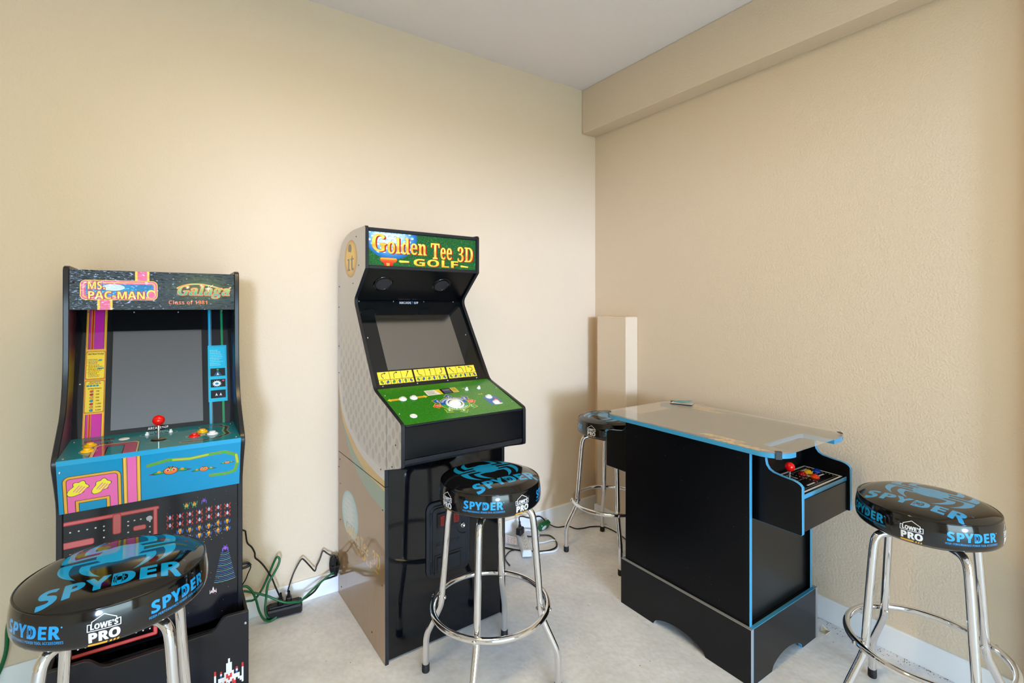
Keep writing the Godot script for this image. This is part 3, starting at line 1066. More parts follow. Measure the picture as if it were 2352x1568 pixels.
func galactic_cabinet() -> void:
	var o := thing("arcade_cabinet", "upright black-sided arcade machine with blue control panel and maze print, left of the golf machine", "arcade machine", Vector3(-2.465, 0, 0.018))
	var HW := 0.251
	# side panels with a black moulding round the edge, printed inside
	var prof := PackedVector2Array()
	for a in [[0, 0.02], [0, 1.522], [0.014, 1.536], [0.335, 1.536], [0.350, 1.532], [0.359, 1.520], [0.360, 1.39], [0.362, 1.25], [0.366, 1.195], [0.377, 1.145], [0.392, 1.104], [0.411, 1.071], [0.432, 1.046], [0.505, 0.988], [0.540, 0.960], [0.549, 0.950], [0.553, 0.938], [0.549, 0.922], [0.513, 0.862], [0.482, 0.806], [0.475, 0.785], [0.472, 0.76], [0.472, 0.02]]:
		prof.append(Vector2(a[0], a[1]))
	var art := Pic.new(60, 256, Color.BLACK, 0, 1.54, 0.56, 0.75)
	for i in 64:
		var y := 1.54 - i * 0.0125
		var c := Color("#3d0a16")
		if y < 1.27 and y > 1.13: c = Color("#5c1a12").lerp(Color("#8f7a10"), clampf((1.27 - y) / 0.06, 0, 1))
		elif y <= 1.13 and y > 1.02: c = Color("#8f7a10").lerp(Color("#4a0f3a"), clampf((1.13 - y) / 0.06, 0, 1))
		elif y <= 1.02: c = Color("#4a0f3a")
		art.rect(0.0, y, 0.56, y - 0.0125, c)
	var artt := printed(art.tex(), 0.3)
	var art2 := Pic.new(60, 256, Color("#05070c"), 0, 1.54, 0.56, 0.75)
	art2.rect(0, 1.30, 0.56, 1.16, Color("#0b2a4a"))
	art2.rect(0, 1.16, 0.56, 1.04, Color("#0a3a78"))
	var art2t := printed(art2.tex(), 0.3)
	for s in [-1.0, 1.0]:
		var cap := Geo.new(); var rim := Geo.new(); var inn := Geo.new()
		var f := frame(Vector3(-HW + 0.016, 0, 0), Vector3(0, 0, 1), Vector3.UP) if s < 0 else frame(Vector3(HW, 0, 0), Vector3(0, 0, 1), Vector3.UP)
		if s < 0:
			cap.slab(prof, f, 0.016, 0.0022, rim, inn, Rect2(0, 0.75, 0.56, 0.79))
		else:
			inn.slab(prof, f, 0.016, 0.0022, rim, cap, Rect2(0, 0.75, 0.56, 0.79))
		var sp := part("side_panel", [cap, inn], [M.laminate_matte, artt if s < 0 else art2t], o)
		part("edge_molding", rim, M.molding, sp)
	var b := Geo.new()
	b.box(Vector3(0, 0.77, 0.008), Vector3(0.466, 1.5, 0.012), 0.001)
	part("back_panel", b, M.laminate_matte, o)
	var t := Geo.new()
	t.box(Vector3(0, 1.518, 0.185), Vector3(0.468, 0.012, 0.33), 0.001)
	part("top_panel", t, M.laminate_matte, o)
	# marquee: printed board with a wavy film
	var mq := Geo.new()
	mq.quad(Vector3(-0.2345, 1.391, 0.3580), Vector3(0.2345, 1.391, 0.3580), Vector3(0.2345, 1.5235, 0.3565), Vector3(-0.2345, 1.5235, 0.3565), Vector3.BACK)
	var mm := printed(tex_left_marquee(), 0.13, 0.32)
	mm.normal_enabled = true
	mm.normal_texture = noise_tex(0.03, 512, 31, 2, 6.0)
	mm.normal_scale = 0.3
	mm.uv1_scale = Vector3.ONE
	mm.uv1_triplanar = false
	part("marquee", mq, mm, o)
	var mb := Geo.new()
	mb.box(Vector3(0, 1.457, 0.347), Vector3(0.4689, 0.1325, 0.0185), 0.001)
	mb.box(Vector3(0, 1.3955, 0.275), Vector3(0.4689, 0.010, 0.15), 0.001)
	part("marquee_box", mb, M.black, o)
	# leaning bezel with the screen set behind acrylic
	var zt := 0.20
	var zb := 0.326
	var bt := printed(tex_left_bezel(), 0.07)
	var bz := Geo.new()
	bz.quad(Vector3(-0.235, 0.962, zb), Vector3(0.235, 0.962, zb), Vector3(0.235, 1.39, zt), Vector3(-0.235, 1.39, zt), Vector3(0, 0.3, 1))
	var bzb := Geo.new()
	bzb.slab(v2([zb - 0.014, 0.955, zb, 0.9625, zt, 1.3905, zt - 0.014, 1.3905]), frame(Vector3(0.2345, 0, 0), Vector3(0, 0, 1), Vector3.UP), 0.469)
	bzb.v = Transform3D(Basis.IDENTITY, Vector3(0, 0, -0.0006)) * bzb.v
	var bzp := part("bezel", [bz, bzb], [bt, M.black], o)
	var sc := Geo.new()
	var at := func(x: float, y: float, d: float) -> Vector3: return Vector3(x, y, zb + (y - 0.962) / (1.39 - 0.962) * (zt - zb) + d)
	sc.quad(at.call(-0.1335, 0.977, 0.0006), at.call(0.1365, 0.977, 0.0006), at.call(0.1345, 1.313, 0.0006), at.call(-0.1335, 1.313, 0.0006), Vector3(0, 0.3, 1))
	part("screen", sc, M.lcd, bzp)
	for q in [[-0.218, 1.137], [0.2145, 1.165], [-0.075, 1.381], [0.06, 1.381], [-0.205, 1.381], [0.205, 1.385]]:
		screw(o, at.call(q[0], q[1], 0.001), Vector3(0, 0.3, 1), 0.003, M.steel)
	# control deck: blue box with printed top and front
	var deckm := printed(tex_left_deck(), 0.06)
	var dk := Geo.new()
	dk.quad(Vector3(-0.2345, 0.956, 0.588), Vector3(0.2345, 0.956, 0.588), Vector3(0.2345, 0.962, 0.327), Vector3(-0.2345, 0.962, 0.327), Vector3.UP)
	var deck := part("control_panel", [dk], [deckm], o)
	var fr := Geo.new()
	fr.quad(Vector3(-0.2345, 0.785, 0.533), Vector3(0.2345, 0.785, 0.533), Vector3(0.2345, 0.956, 0.588), Vector3(-0.2345, 0.956, 0.588), Vector3.BACK)
	part("control_front", fr, printed(tex_left_front(), 0.3), o)
	var body := Geo.new()
	body.slab(v2([0.44, 0.785, 0.5325, 0.785, 0.5875, 0.9555, 0.34, 0.9612, 0.34, 0.94]), frame(Vector3(0.2344, 0, 0), Vector3(0, 0, 1), Vector3.UP), 0.4688)
	part("control_box", body, mat(Color("#0e6f95"), 0.35), o)
	var slope := Basis(Vector3.RIGHT, 0.023)
	joystick(o, Transform3D(slope, Vector3(0.004, 0.9592, 0.471)))
	for q in [[-0.173, 0.447, "yellow"], [-0.173, 0.513, "yellow"], [0.104, 0.487, "red"], [0.129, 0.440, "yellow"], [0.157, 0.487, "white_plastic"]]:
		push_button(o, Transform3D(slope, Vector3(q[0], 0.9625 - (q[1] - 0.327) * 0.023, q[1])), M[q[2]])
	for q in [[-0.030, 0.387], [0.037, 0.383]]:
		push_button(o, Transform3D(slope, Vector3(q[0], 0.9617 - (q[1] - 0.327) * 0.023, q[1])), M.white_plastic, 0.0055, 0.006, "start_button")
	var cp := Geo.new()
	cp.lathe([Vector2(0.0001, 0.0025), Vector2(0.012, 0.0022), Vector2(0.0145, 0.001), Vector2(0.015, 0)], 24, Transform3D(slope, Vector3(-0.091, 0.9605, 0.405)))
	part("hole_cap", cp, M.white_plastic, o)
	for q in [[-0.222, 0.566], [-0.222, 0.37], [0.222, 0.566], [0.222, 0.36]]:
		screw(o, Vector3(q[0], 0.9622 - (q[1] - 0.327) * 0.023, q[1]), Vector3.UP, 0.0035)
	# printed lower front
	var lf := Geo.new()
	lf.quad(Vector3(-0.2345, 0.30, 0.4655), Vector3(0.2345, 0.30, 0.4655), Vector3(0.2345, 0.786, 0.4655), Vector3(-0.2345, 0.786, 0.4655), Vector3.BACK, Vector2(0, 1), Vector2(1, 1), Vector2(1, -0.075), Vector2(0, -0.075))
	var lfb := Geo.new()
	lfb.box(Vector3(0, 0.54, 0.4585), Vector3(0.4688, 0.49, 0.0135), 0.0)
	var lm := printed(tex_left_lower(), 0.16)
	lm.texture_repeat = false
	part("lower_front", [lf, lfb], [lm, M.laminate_matte], o)
	for q in [[-0.228, 0.93, 0.585], ]:
		screw(o, Vector3(q[0], q[1] - 0.01, q[2] - 0.008), Vector3.BACK, 0.003, M.steel)
	# plinth: a wider box whose front board dips in the middle
	var pl := v2([-0.262, 0.0, 0.262, 0.0, 0.262, 0.336])
	for q in [[0.262, 0.338], [0.196, 0.342], [0.188, 0.340], [0.180, 0.334], [0.164, 0.312], [0.156, 0.305], [0.146, 0.302], [-0.118, 0.299], [-0.130, 0.302], [-0.138, 0.307], [-0.156, 0.325], [-0.166, 0.333], [-0.178, 0.337], [-0.262, 0.337]]:
		pl.append(Vector2(q[0], q[1]))
	var pf := Geo.new(); var pr := Geo.new()
	pf.slab(pl, Transform3D(Basis.IDENTITY, Vector3(0, 0, 0.534)), 0.016, 0.001, pr, pr, Rect2(-0.262, 0, 0.524, 0.345))
	var pb := part("plinth_front", pf, printed(tex_left_plinth(), 0.22), o)
	part("edge", pr, mat(Color(0.10, 0.11, 0.13), 0.4), pb)
	for s in [-1.0, 1.0]:
		var g := Geo.new()
		g.box(Vector3(s * 0.2565, 0.168, 0.27), Vector3(0.0105, 0.336, 0.526), 0.001)
		part("plinth_side", g, M.laminate_matte, o)
	for q in [[0.252, 0.300], [0.252, 0.03], [-0.252, 0.300]]:
		screw(o, Vector3(q[0], q[1], 0.5502), Vector3.BACK, 0.0048, M.steel)

# ------------------------------------------------------------------ the golf machine
func grass(p: Pic, n: int, x0: float, y0: float, x1: float, y1: float, cols: Array, s: int, w := 3, h := 8) -> void:
	p.strokes(n, x0, y0, x1, y1, w, h, cols, s)

func tex_golf_marquee() -> Texture2D:
	var p := Pic.new(1104, 300, Color("#0d4a20"), 0, 0, 1104, 300)
	grass(p, 26000, 0, 0, 1104, 300, [Color("#0c3a18"), Color("#17692d"), Color("#1f8a3c"), Color("#0f5528"), Color("#2aa04a"), Color("#36b05a"), Color("#0a2c12")], 5, 9, 7)
	# ball and tee behind the title
	for i in 16:
		var f := i / 15.0
		p.poly(Pic.ell(215 - 35 * f, 40 - 30 * f, 250 * (1 - f * 0.55), 190 * (1 - f * 0.6), 72), Color("#0f5fa8").lerp(Color("#d9eef6"), f))
	for j in 6:
		for i in 9:
			var x := 10 + 54 * i + (27 if j % 2 else 0)
			var y := 8 + 32 * j
			if Vector2((x - 215) / 235.0, (y - 40) / 175.0).length() < 0.93:
				p.poly(Pic.ell(x, y, 17, 11), Color("#3f9bd0").lerp(Color("#c8e4f0"), 0.35))
				p.poly(Pic.ell(x + 3, y + 3, 13, 8), Color("#cfe7f1"))
	var tee := v2([115, 218, 262, 218, 270, 236, 258, 252, 232, 262, 224, 300, 150, 300, 142, 262, 118, 250, 108, 234])
	p.poly(tee, [Color("#e8862a"), Color("#d8341a"), Color("#a8160e")])
	p.poly(v2([118, 222, 258, 222, 262, 232, 114, 232]), Color("#f2a63a"))
	p.poly(v2([165, 262, 200, 262, 196, 300, 172, 300]), Color("#f09a4a"))
	var face := [Color("#f6d34a"), Color("#f4e06a"), Color("#eaa035"), Color("#f5d25a")]
	var red := Color("#9c1410")
	var dark := Color("#5a0a0a")
	for w in [["G", 22, 26, 168, 168], ["olden", 172, 52, 566, 178], ["T", 606, 66, 700, 204], ["ee", 704, 66, 838, 204], ["3D", 892, 80, 1078, 214]]:
		for d in [[14, 6, dark], [12, 5, red], [9, 4, Color("#c0221a")], [6, 3, red]]:
			p.text(w[0], "Droid Serif Bold", w[1] + d[0], w[2] + d[1], w[3] + d[0], w[4] + d[1], d[2])
		p.text(w[0], "Droid Serif Bold", w[1], w[2], w[3], w[4], face, 0.0, 2.2, Color("#b8601a"))
	for d in [[9, 5, dark], [6, 4, red]]:
		p.text("GOLF", "Droid Sans Bold", 420 + d[0], 214 + d[1], 912 + d[0], 274 + d[1], d[2])
		p.rect(288 + d[0], 236 + d[1], 386 + d[0], 250 + d[1], d[2])
		p.rect(930 + d[0], 250 + d[1], 1016 + d[0], 264 + d[1], d[2])
	p.text("GOLF", "Droid Sans Bold", 420, 214, 912, 274, [Color("#f4d84a"), Color("#e8b33a")], 0.0, 1.5, Color("#b8601a"))
	p.poly(v2([284, 244, 296, 234, 386, 236, 388, 250, 300, 254]), Color("#efd04a"))
	p.poly(v2([928, 250, 940, 248, 1020, 256, 1012, 268, 932, 264]), Color("#efd04a"))
	return p.tex()

func arc_pts(pts: Array) -> PackedVector2Array:
	var out := PackedVector2Array()
	var q := []
	for a in pts:
		q.append(Vector3(a[0], a[1], 0))
	for b in smooth_v(q, 8):
		out.append(Vector2(b.x, b.y))
	return out

func tex_golf_side() -> Texture2D:
	# x = distance from the back, y = height
	var base := Color("#c5bbae")
	var p := Pic.new(900, 2000, Color("#a27f58"), 0.0, 1.76, 0.79, 0.0)
	var under := arc_pts([[-0.01, 1.08], [0.012, 0.985], [0.041, 0.905], [0.10, 0.812], [0.186, 0.727], [0.268, 0.672], [0.399, 0.626], [0.63, 0.592]])
	var green := arc_pts([[-0.01, 1.13], [0.008, 1.015], [0.056, 0.885], [0.11, 0.826], [0.19, 0.776], [0.251, 0.743], [0.399, 0.699], [0.63, 0.677]])
	var gold := arc_pts([[-0.01, 1.20], [0.004, 1.06], [0.041, 0.940], [0.09, 0.878], [0.161, 0.828], [0.319, 0.762], [0.48, 0.731], [0.63, 0.718]])
	var white := arc_pts([[-0.01, 1.40], [0.022, 1.10], [0.07, 0.965], [0.14, 0.885], [0.25, 0.822], [0.40, 0.778], [0.80, 0.74]])
	for c in [[under, Color("#88997f")], [green, Color("#d3a651")], [gold, Color("#d2cabf")], [white, base]]:
		var q: PackedVector2Array = c[0].duplicate()
		q.append(Vector2(0.9, q[q.size() - 1].y)); q.append(Vector2(0.9, 1.80)); q.append(Vector2(-0.1, 1.80)); q.append(Vector2(-0.1, q[0].y))
		p.poly(q, c[1])
	# dimples
	for i in range(-1, 24):
		for j in 30:
			var x := 0.017 + 0.0358 * i
			var y := 0.70 + 0.0640 * j + (0.032 if i % 2 else 0.0)
			if y > 1.36:
				continue
			var wy := 0.74
			for q in white.size() - 1:
				if white[q].x <= x and white[q + 1].x > x:
					wy = white[q].y
			if y < wy + 0.004 and x < 0.62:
				continue
			var cc := Color("#b0a699")
			if y > 1.10:
				cc = cc.lerp(base, clampf((y - 1.10) / 0.26, 0, 1))
			p.poly(Pic.ell(x, y, 0.0155, 0.0205, 28), cc)
	# oval badge
	for i in 10:
		var f := i / 9.0
		p.poly(Pic.ell(0.192 - 0.006 * f, 1.622 + 0.01 * f, 0.090 * (1 - f * 0.45), 0.0865 * (1 - f * 0.45), 48), Color("#b07a1e").lerp(Color("#f0bf3a"), pow(f, 0.5)))
	p.poly(Pic.ell(0.178, 1.669, 0.026, 0.0225), Color("#5b5648"))
	p.text("it", "Droid Serif Bold", 0.142, 1.640, 0.238, 1.568, Color("#5b5648"))
	p.poly(Pic.ell(0.168, 1.643, 0.030, 0.012), Color("#eebb37"))
	# ball, lettering and tee on the lower side
	for i in 12:
		var f := i / 11.0
		p.poly(Pic.ell(0.178 - 0.018 * f, 0.442 + 0.012 * f, 0.118 * (1 - 0.5 * f), 0.106 * (1 - 0.5 * f), 60), Color("#8fc0bf").lerp(Color("#d3d8cf"), pow(f, 0.6)))
	for j in range(-4, 5):
		for i in range(-4, 5):
			var x := 0.178 + 0.025 * i + (0.0125 if j % 2 else 0.0)
			var y := 0.442 + 0.0225 * j
			var d := Vector2((x - 0.178) / 0.118, (y - 0.442) / 0.106).length()
			if d < 0.9 and d > 0.25:
				p.poly(Pic.ell(x, y, 0.0075, 0.0055, 16), Color("#9fbfba"))
				p.poly(Pic.ell(x - 0.0015, y - 0.0012, 0.0058, 0.0042, 16), Color("#c5d3cc"))
	p.rect(0.164, 0.345, 0.171, 0.19, Color("#b98a45"))
	p.poly(v2([0.13, 0.352, 0.21, 0.352, 0.178, 0.318, 0.16, 0.318]), Color("#b39063"))
	p.text("Golden Tee", "Droid Serif Bold", 0.120, 0.398, 0.425, 0.346, [Color("#d9a84e"), Color("#ecc067")], 0.0, 0.0004, Color("#a8803c"))
	p.text("3D", "Droid Serif Bold", 0.475, 0.402, 0.565, 0.345, [Color("#e6b75a"), Color("#e09a2c")], 0.0, 0.0004, Color("#a8803c"))
	p.text("GOLF", "Droid Sans Bold", 0.275, 0.339, 0.480, 0.309, Color("#dda032"), 0.0, 0.0003, Color("#a8803c"))
	p.rect(0.205, 0.329, 0.258, 0.322, Color("#c2964e"))
	p.rect(0.497, 0.329, 0.540, 0.322, Color("#d49a2a"))
	# worn wood tone low down
	p.strokes(1500, 0.0, 0.30, 0.62, 0.0, 4, 220, [Color("#9e7b54"), Color("#a0794f"), Color("#a58259"), Color("#9c7850")], 12)
	return p.tex()

func arrow(p: Pic, c: Vector2, ang: float, s: float, col: Color) -> void:
	var q := PackedVector2Array()
	for a in [Vector2(-0.9, -0.55), Vector2(0.15, -0.55), Vector2(0.15, -1.0), Vector2(1.15, 0), Vector2(0.15, 1.0), Vector2(0.15, 0.55), Vector2(-0.9, 0.55)]:
		q.append(c + a.rotated(ang) * s)
	p.poly(q, col)

func tex_golf_bezel() -> Texture2D:
	# x metres, y = height; swing strip along the bottom
	var p := Pic.new(1000, 690, Color("#0b0e10"), -0.27, 1.432, 0.27, 1.058)
	var yel := Color("#e9cf3e")
	var k := Color("#20200f")
	var n := 0
	for g in [[-0.250, -0.0905], [-0.0835, 0.0725], [0.0800, 0.2300]]:
		for i in 3:
			var w: float = (g[1] - g[0]) / 3.0
			var x: float = g[0] + w * i
			p.rect(x, 1.122, x + w - 0.0015, 1.0725, yel)
			p.rect(x, 1.0915, x + w - 0.0015, 1.0903, k)
			p.rect(x + w * 0.49, 1.091, x + w * 0.49 + 0.001, 1.0725, k)
			var c := Vector2(x + w * 0.48, 1.1065)
			var shape: Array = [[[-0.2, -0.9], [-0.65, -0.2], [-0.45, 0.6], [0.55, 0.85]], [[-0.55, -0.9], [-0.55, 0.1], [-0.2, 0.7], [0.5, 0.9]], [[-0.45, -0.8], [0.5, 0.9]], [[0.7, -0.9], [-0.1, -0.6], [-0.45, 0.1], [-0.5, 0.9]], [[0.05, -0.9], [0.0, 0.9]], [[-0.5, -0.7], [0.2, -0.6], [0.5, 0.1], [0.45, 0.9]], [[0.6, -0.8], [-0.6, 0.8]], [[0.6, -0.9], [0.5, 0.2], [0.1, 0.75], [-0.6, 0.9]], [[-0.1, -0.85], [0.65, -0.4], [0.6, 0.4], [-0.6, 0.85]]][n]
			var pts := []
			for s in shape:
				pts.append([c.x + s[0] * 0.014, c.y + s[1] * 0.0115])
			var l := arc_pts(pts)
			p.line(l, 0.0022, k)
			var d := (l[l.size() - 1] - l[l.size() - 3]).normalized()
			var e := l[l.size() - 1]
			p.poly(PackedVector2Array([e + d * 0.0045, e + d.orthogonal() * 0.0038 - d * 0.003, e - d.orthogonal() * 0.0038 - d * 0.003]), k)
			for h in 2:
				var cc := Vector2(x + w * (0.25 + 0.48 * h), 1.0815)
				arrow(p, cc, [2.3, 0.7, 1.57][(n + h) % 3], 0.0072, k)
				arrow(p, cc, [2.3, 0.7, 1.57][(n + h) % 3], 0.0058, Color("#3d8a3a") if h == 0 else Color("#2a58a8"))
			n += 1
	p.text("ARCADE", "Droid Sans Bold", -0.063, 1.4265, -0.001, 1.4155, Color("#e6e6ea"))
	p.text("1", "Droid Sans Bold", 0.001, 1.4285, 0.010, 1.4145, Color("#2f86d8"))
	p.text("UP", "Droid Sans Bold", 0.012, 1.4265, 0.036, 1.4155, Color("#e6e6ea"), 0.05)
	return p.tex()

func tex_golf_deck() -> Texture2D:
	# x metres, y = distance along the slope from the rear edge (0) to the front (0.30)
	var p := Pic.new(1100, 610, Color("#2f7a1e"), -0.272, 0.0, 0.272, 0.300)
	grass(p, 70000, -0.272, 0, 0.272, 0.3, [Color("#2a741a"), Color("#3f9a28"), Color("#1f5a12"), Color("#57b03a"), Color("#347f20"), Color("#16450e")], 6, 4, 8)
	p.strokes(30000, 0.02, 0.05, 0.272, 0.3, 4, 5, [Color("#6f9a48"), Color("#87ad5c"), Color("#5f8a3c"), Color("#7aa252")], 7)
	var yel := Color("#e3c63a")
	var B := Color("#1f5fb0")
	var G := Color("#3d9a3f")
	var R := Color("#cf3a2c")
	var c := Vector2(-0.004, 0.190)
	# arrow plates round the ball
	for a in [[-2.55, B, "1"], [-1.57, B, "2"], [-0.62, B, "3"], [3.10, R, ""], [-0.04, R, ""], [2.25, G, "A"], [1.45, G, "B"], [0.62, G, "C"]]:
		var d := Vector2(cos(a[0]) * 1.18, sin(a[0]) * 0.90)
		var pc := c + d * 0.066
		arrow(p, pc, d.angle(), 0.0225, yel)
		arrow(p, pc, d.angle(), 0.0200, a[1])
		if a[2]:
			p.text(a[2], "Droid Sans Bold", pc.x - 0.006, pc.y - 0.008, pc.x + 0.006, pc.y + 0.007, Color("#f2efe2"))
		else:
			p.text("CHANGE", "Droid Sans Bold", pc.x - 0.015, pc.y - 0.007, pc.x + 0.013, pc.y - 0.001, Color("#f2d9c2"))
			p.text("CLUB", "Droid Sans Bold", pc.x - 0.010, pc.y + 0.002, pc.x + 0.009, pc.y + 0.008, Color("#f2d9c2"))
	p.poly(Pic.ell(c.x, c.y, 0.066, 0.056, 60), yel)
	p.poly(Pic.ell(c.x, c.y, 0.0635, 0.0535, 60, PI, TAU), B)
	p.poly(Pic.ell(c.x, c.y, 0.0635, 0.0535, 60, 0.0, PI), G)
	var up := func(u: Vector2) -> Vector2: return c + Vector2(cos(PI * 1.14 + u.x * PI * 0.72) * (0.0595 - 0.010 * u.y), sin(PI * 1.14 + u.x * PI * 0.72) * (0.0500 - 0.009 * u.y))
	p.text("FORWARD SWING", "Droid Sans Bold", 0, 0, 1, 1, Color("#e8eef2"), 0.0, 0.0, Color.BLACK, up)
	var dn := func(u: Vector2) -> Vector2: return c + Vector2(cos(PI * 0.80 - u.x * PI * 0.60) * (0.0495 + 0.010 * u.y), sin(PI * 0.80 - u.x * PI * 0.60) * (0.0410 + 0.009 * u.y))
	p.text("BACK SWING", "Droid Sans Bold", 0, 0, 1, 1, Color("#e8eef2"), 0.0, 0.0, Color.BLACK, dn)
	# turn-left / turn-right arrows
	for s in [[-0.212, -0.266, "TURN LEFT"], [-0.146, -0.089, "TURN RIGHT"]]:
		var d: float = signf(s[1] - s[0])
		p.poly(v2([s[0], 0.096, s[1] - d * 0.014, 0.096, s[1] - d * 0.014, 0.090, s[1], 0.103, s[1] - d * 0.014, 0.116, s[1] - d * 0.014, 0.110, s[0], 0.110]), yel)
		p.text(s[2], "Droid Sans Bold", minf(s[0], s[1] - d * 0.014) + 0.002, 0.1005, maxf(s[0], s[1] - d * 0.014) - 0.002, 0.1065, R)
	# instruction stickers
	p.rect(-0.085, 0.054, -0.012, 0.100, Color("#e4e4da"))
	p.poly(v2([-0.035, 0.054, -0.012, 0.054, -0.012, 0.100, -0.024, 0.100]), yel)
	p.rect(-0.012, 0.053, 0.044, 0.098, Color("#1a1a1c"))
	p.rect(0.040, 0.052, 0.068, 0.096, yel)
	for i in 4:
		p.rect(-0.080, 0.062 + 0.009 * i, -0.045 + 0.004 * (i % 2), 0.0645 + 0.009 * i, Color("#4a4a44"))
		p.rect(-0.002, 0.060 + 0.009 * i, 0.034, 0.0645 + 0.009 * i, Color("#5a6a9a") if i > 1 else Color("#9a9aa0"))
		p.rect(0.045, 0.058 + 0.009 * i, 0.064, 0.0615 + 0.009 * i, Color("#3a3a30"))
	# flag badge and captions
	p.poly(Pic.rr(0.148, 0.166, 0.212, 0.238, 0.006, 0.006), Color("#3f6fb4"))
	p.poly(v2([0.168, 0.224, 0.200, 0.182, 0.205, 0.226]), Color("#d8432e"))
	p.poly(Pic.ell(0.187, 0.236, 0.022, 0.006), Color("#e6e8e4"))
	p.text("FLY BY", "Droid Sans Bold", 0.140, 0.133, 0.164, 0.142, yel)
	p.text("START", "Droid Sans Bold", 0.095, 0.066, 0.112, 0.072, Color("#e8e8dc"))
	return p.tex()

func coin_door(o: Node3D, z: float) -> void:
	# raised frame, hinged door with two coin slots, lock, return flap
	var m := mat(Color(0.055, 0.075, 0.11), 0.42)
	var f := func(zz: float) -> Transform3D: return Transform3D(Basis.IDENTITY, Vector3(-0.003, 0.430, zz))
	var rrp := func(w: float, h: float, r: float) -> PackedVector2Array: return Pic.rr(-w, -h, w, h, r, r)
	var a := Geo.new()
	a.slab(rrp.call(0.104, 0.158, 0.034), f.call(z), 0.008, 0.003)
	var fr := part("coin_door", a, m, o)
	var b := Geo.new()
	b.slab(rrp.call(0.089, 0.143, 0.026), f.call(z + 0.0062), 0.006, 0.0025)
	part("door_rim", b, m, fr)
	var d := Geo.new()
	# door leaf with a scallop around the lock on the right
	var leaf := PackedVector2Array()
	for q in Pic.rr(-0.080, -0.134, 0.076, 0.134, 0.020, 0.020):
		leaf.append(q)
	var cut := Pic.ell(0.070, 0.034, 0.036, 0.034, 30)
	var res := Geometry2D.clip_polygons(leaf, cut)
	d.slab(res[0], f.call(z + 0.0105), 0.007, 0.0018)
	part("door_leaf", d, m, fr)
	for y in [0.095, -0.02, -0.11]:
		var h := Geo.new()
		h.box(Vector3(-0.0885, 0.43 + y, z + 0.0135), Vector3(0.005, 0.05, 0.006), 0.0015)
		part("hinge", h, m, fr)
	# coin housing
	var ch := Geo.new()
	ch.box(Vector3(-0.008, 0.430 + 0.082, z + 0.0205), Vector3(0.112, 0.062, 0.009), 0.003)
	part("coin_housing", ch, m, fr)
	var red := mat(Color(0.55, 0.06, 0.05), 0.3)
	var pt := Pic.new(96, 120, Color("#7e1412"))
	pt.text("25", "Droid Sans Bold", 14, 16, 82, 50, Color("#2a0606"))
	pt.text("INSERT", "Droid Sans Bold", 12, 64, 84, 80, Color("#2a0606"))
	pt.text("COIN", "Droid Sans Bold", 20, 90, 76, 106, Color("#2a0606"))
	var rm := printed(pt.tex(), 0.25)
	for s in [0, 1]:
		var x: float = -0.040 + 0.062 * s
		var g := Geo.new()
		g.box(Vector3(x, 0.512, z + 0.0262), Vector3(0.025, 0.041, 0.004), 0.001)
		var q := Geo.new()
		q.quad(Vector3(x - 0.0105, 0.4935, z + 0.0285), Vector3(x + 0.0105, 0.4935, z + 0.0285), Vector3(x + 0.0105, 0.5305, z + 0.0285), Vector3(x - 0.0105, 0.5305, z + 0.0285), Vector3.BACK)
		part("coin_button", [g, q], [red, rm], fr)
		var sl := Geo.new()
		sl.box(Vector3(x - 0.020, 0.512, z + 0.0252), Vector3(0.004, 0.042, 0.002), 0.0003)
		part("coin_slot", sl, M.black, fr)
	var lk := Geo.new()
	var lx := Transform3D(Basis(Vector3.RIGHT, PI / 2), Vector3(0.060, 0.464, z + 0.010))
	lk.lathe([Vector2(0.0001, 0.006), Vector2(0.0045, 0.006), Vector2(0.0065, 0.010), Vector2(0.010, 0.009), Vector2(0.0125, 0.005), Vector2(0.013, 0.0)], 24, lx)
	part("lock", lk, M.steel, fr)
	# coin return
	var w := Geo.new()
	w.box(Vector3(-0.010, 0.33, z + 0.0185), Vector3(0.130, 0.082, 0.005), 0.0015)
	part("return_frame", w, m, fr)
	var wd := Geo.new()
	wd.box(Vector3(-0.010, 0.33, z + 0.0215), Vector3(0.114, 0.066, 0.003), 0.001)
	part("return_recess", wd, M.black, fr)
	var fl := Geo.new()
	fl.box(Vector3(-0.013, 0.334, z + 0.0245), Vector3(0.104, 0.054, 0.004), 0.0015, Transform3D(Basis.IDENTITY, Vector3.ZERO))
	part("return_flap", fl, m, fr)
	# embossed name
	var tm := TextMesh.new()
	var sf := SystemFont.new()
	sf.font_names = PackedStringArray(["Droid Sans"])
	sf.font_weight = 700
	tm.font = sf
	tm.text = "ARCADE1UP"
	tm.font_size = 24
	tm.pixel_size = 0.00082
	tm.depth = 0.0015
	var ti := MeshInstance3D.new()
	ti.name = "embossed_lettering"
	ti.mesh = tm
	tm.material = m
	ti.position = Vector3(-0.012, 0.413, z + 0.018)
	fr.add_child(ti)

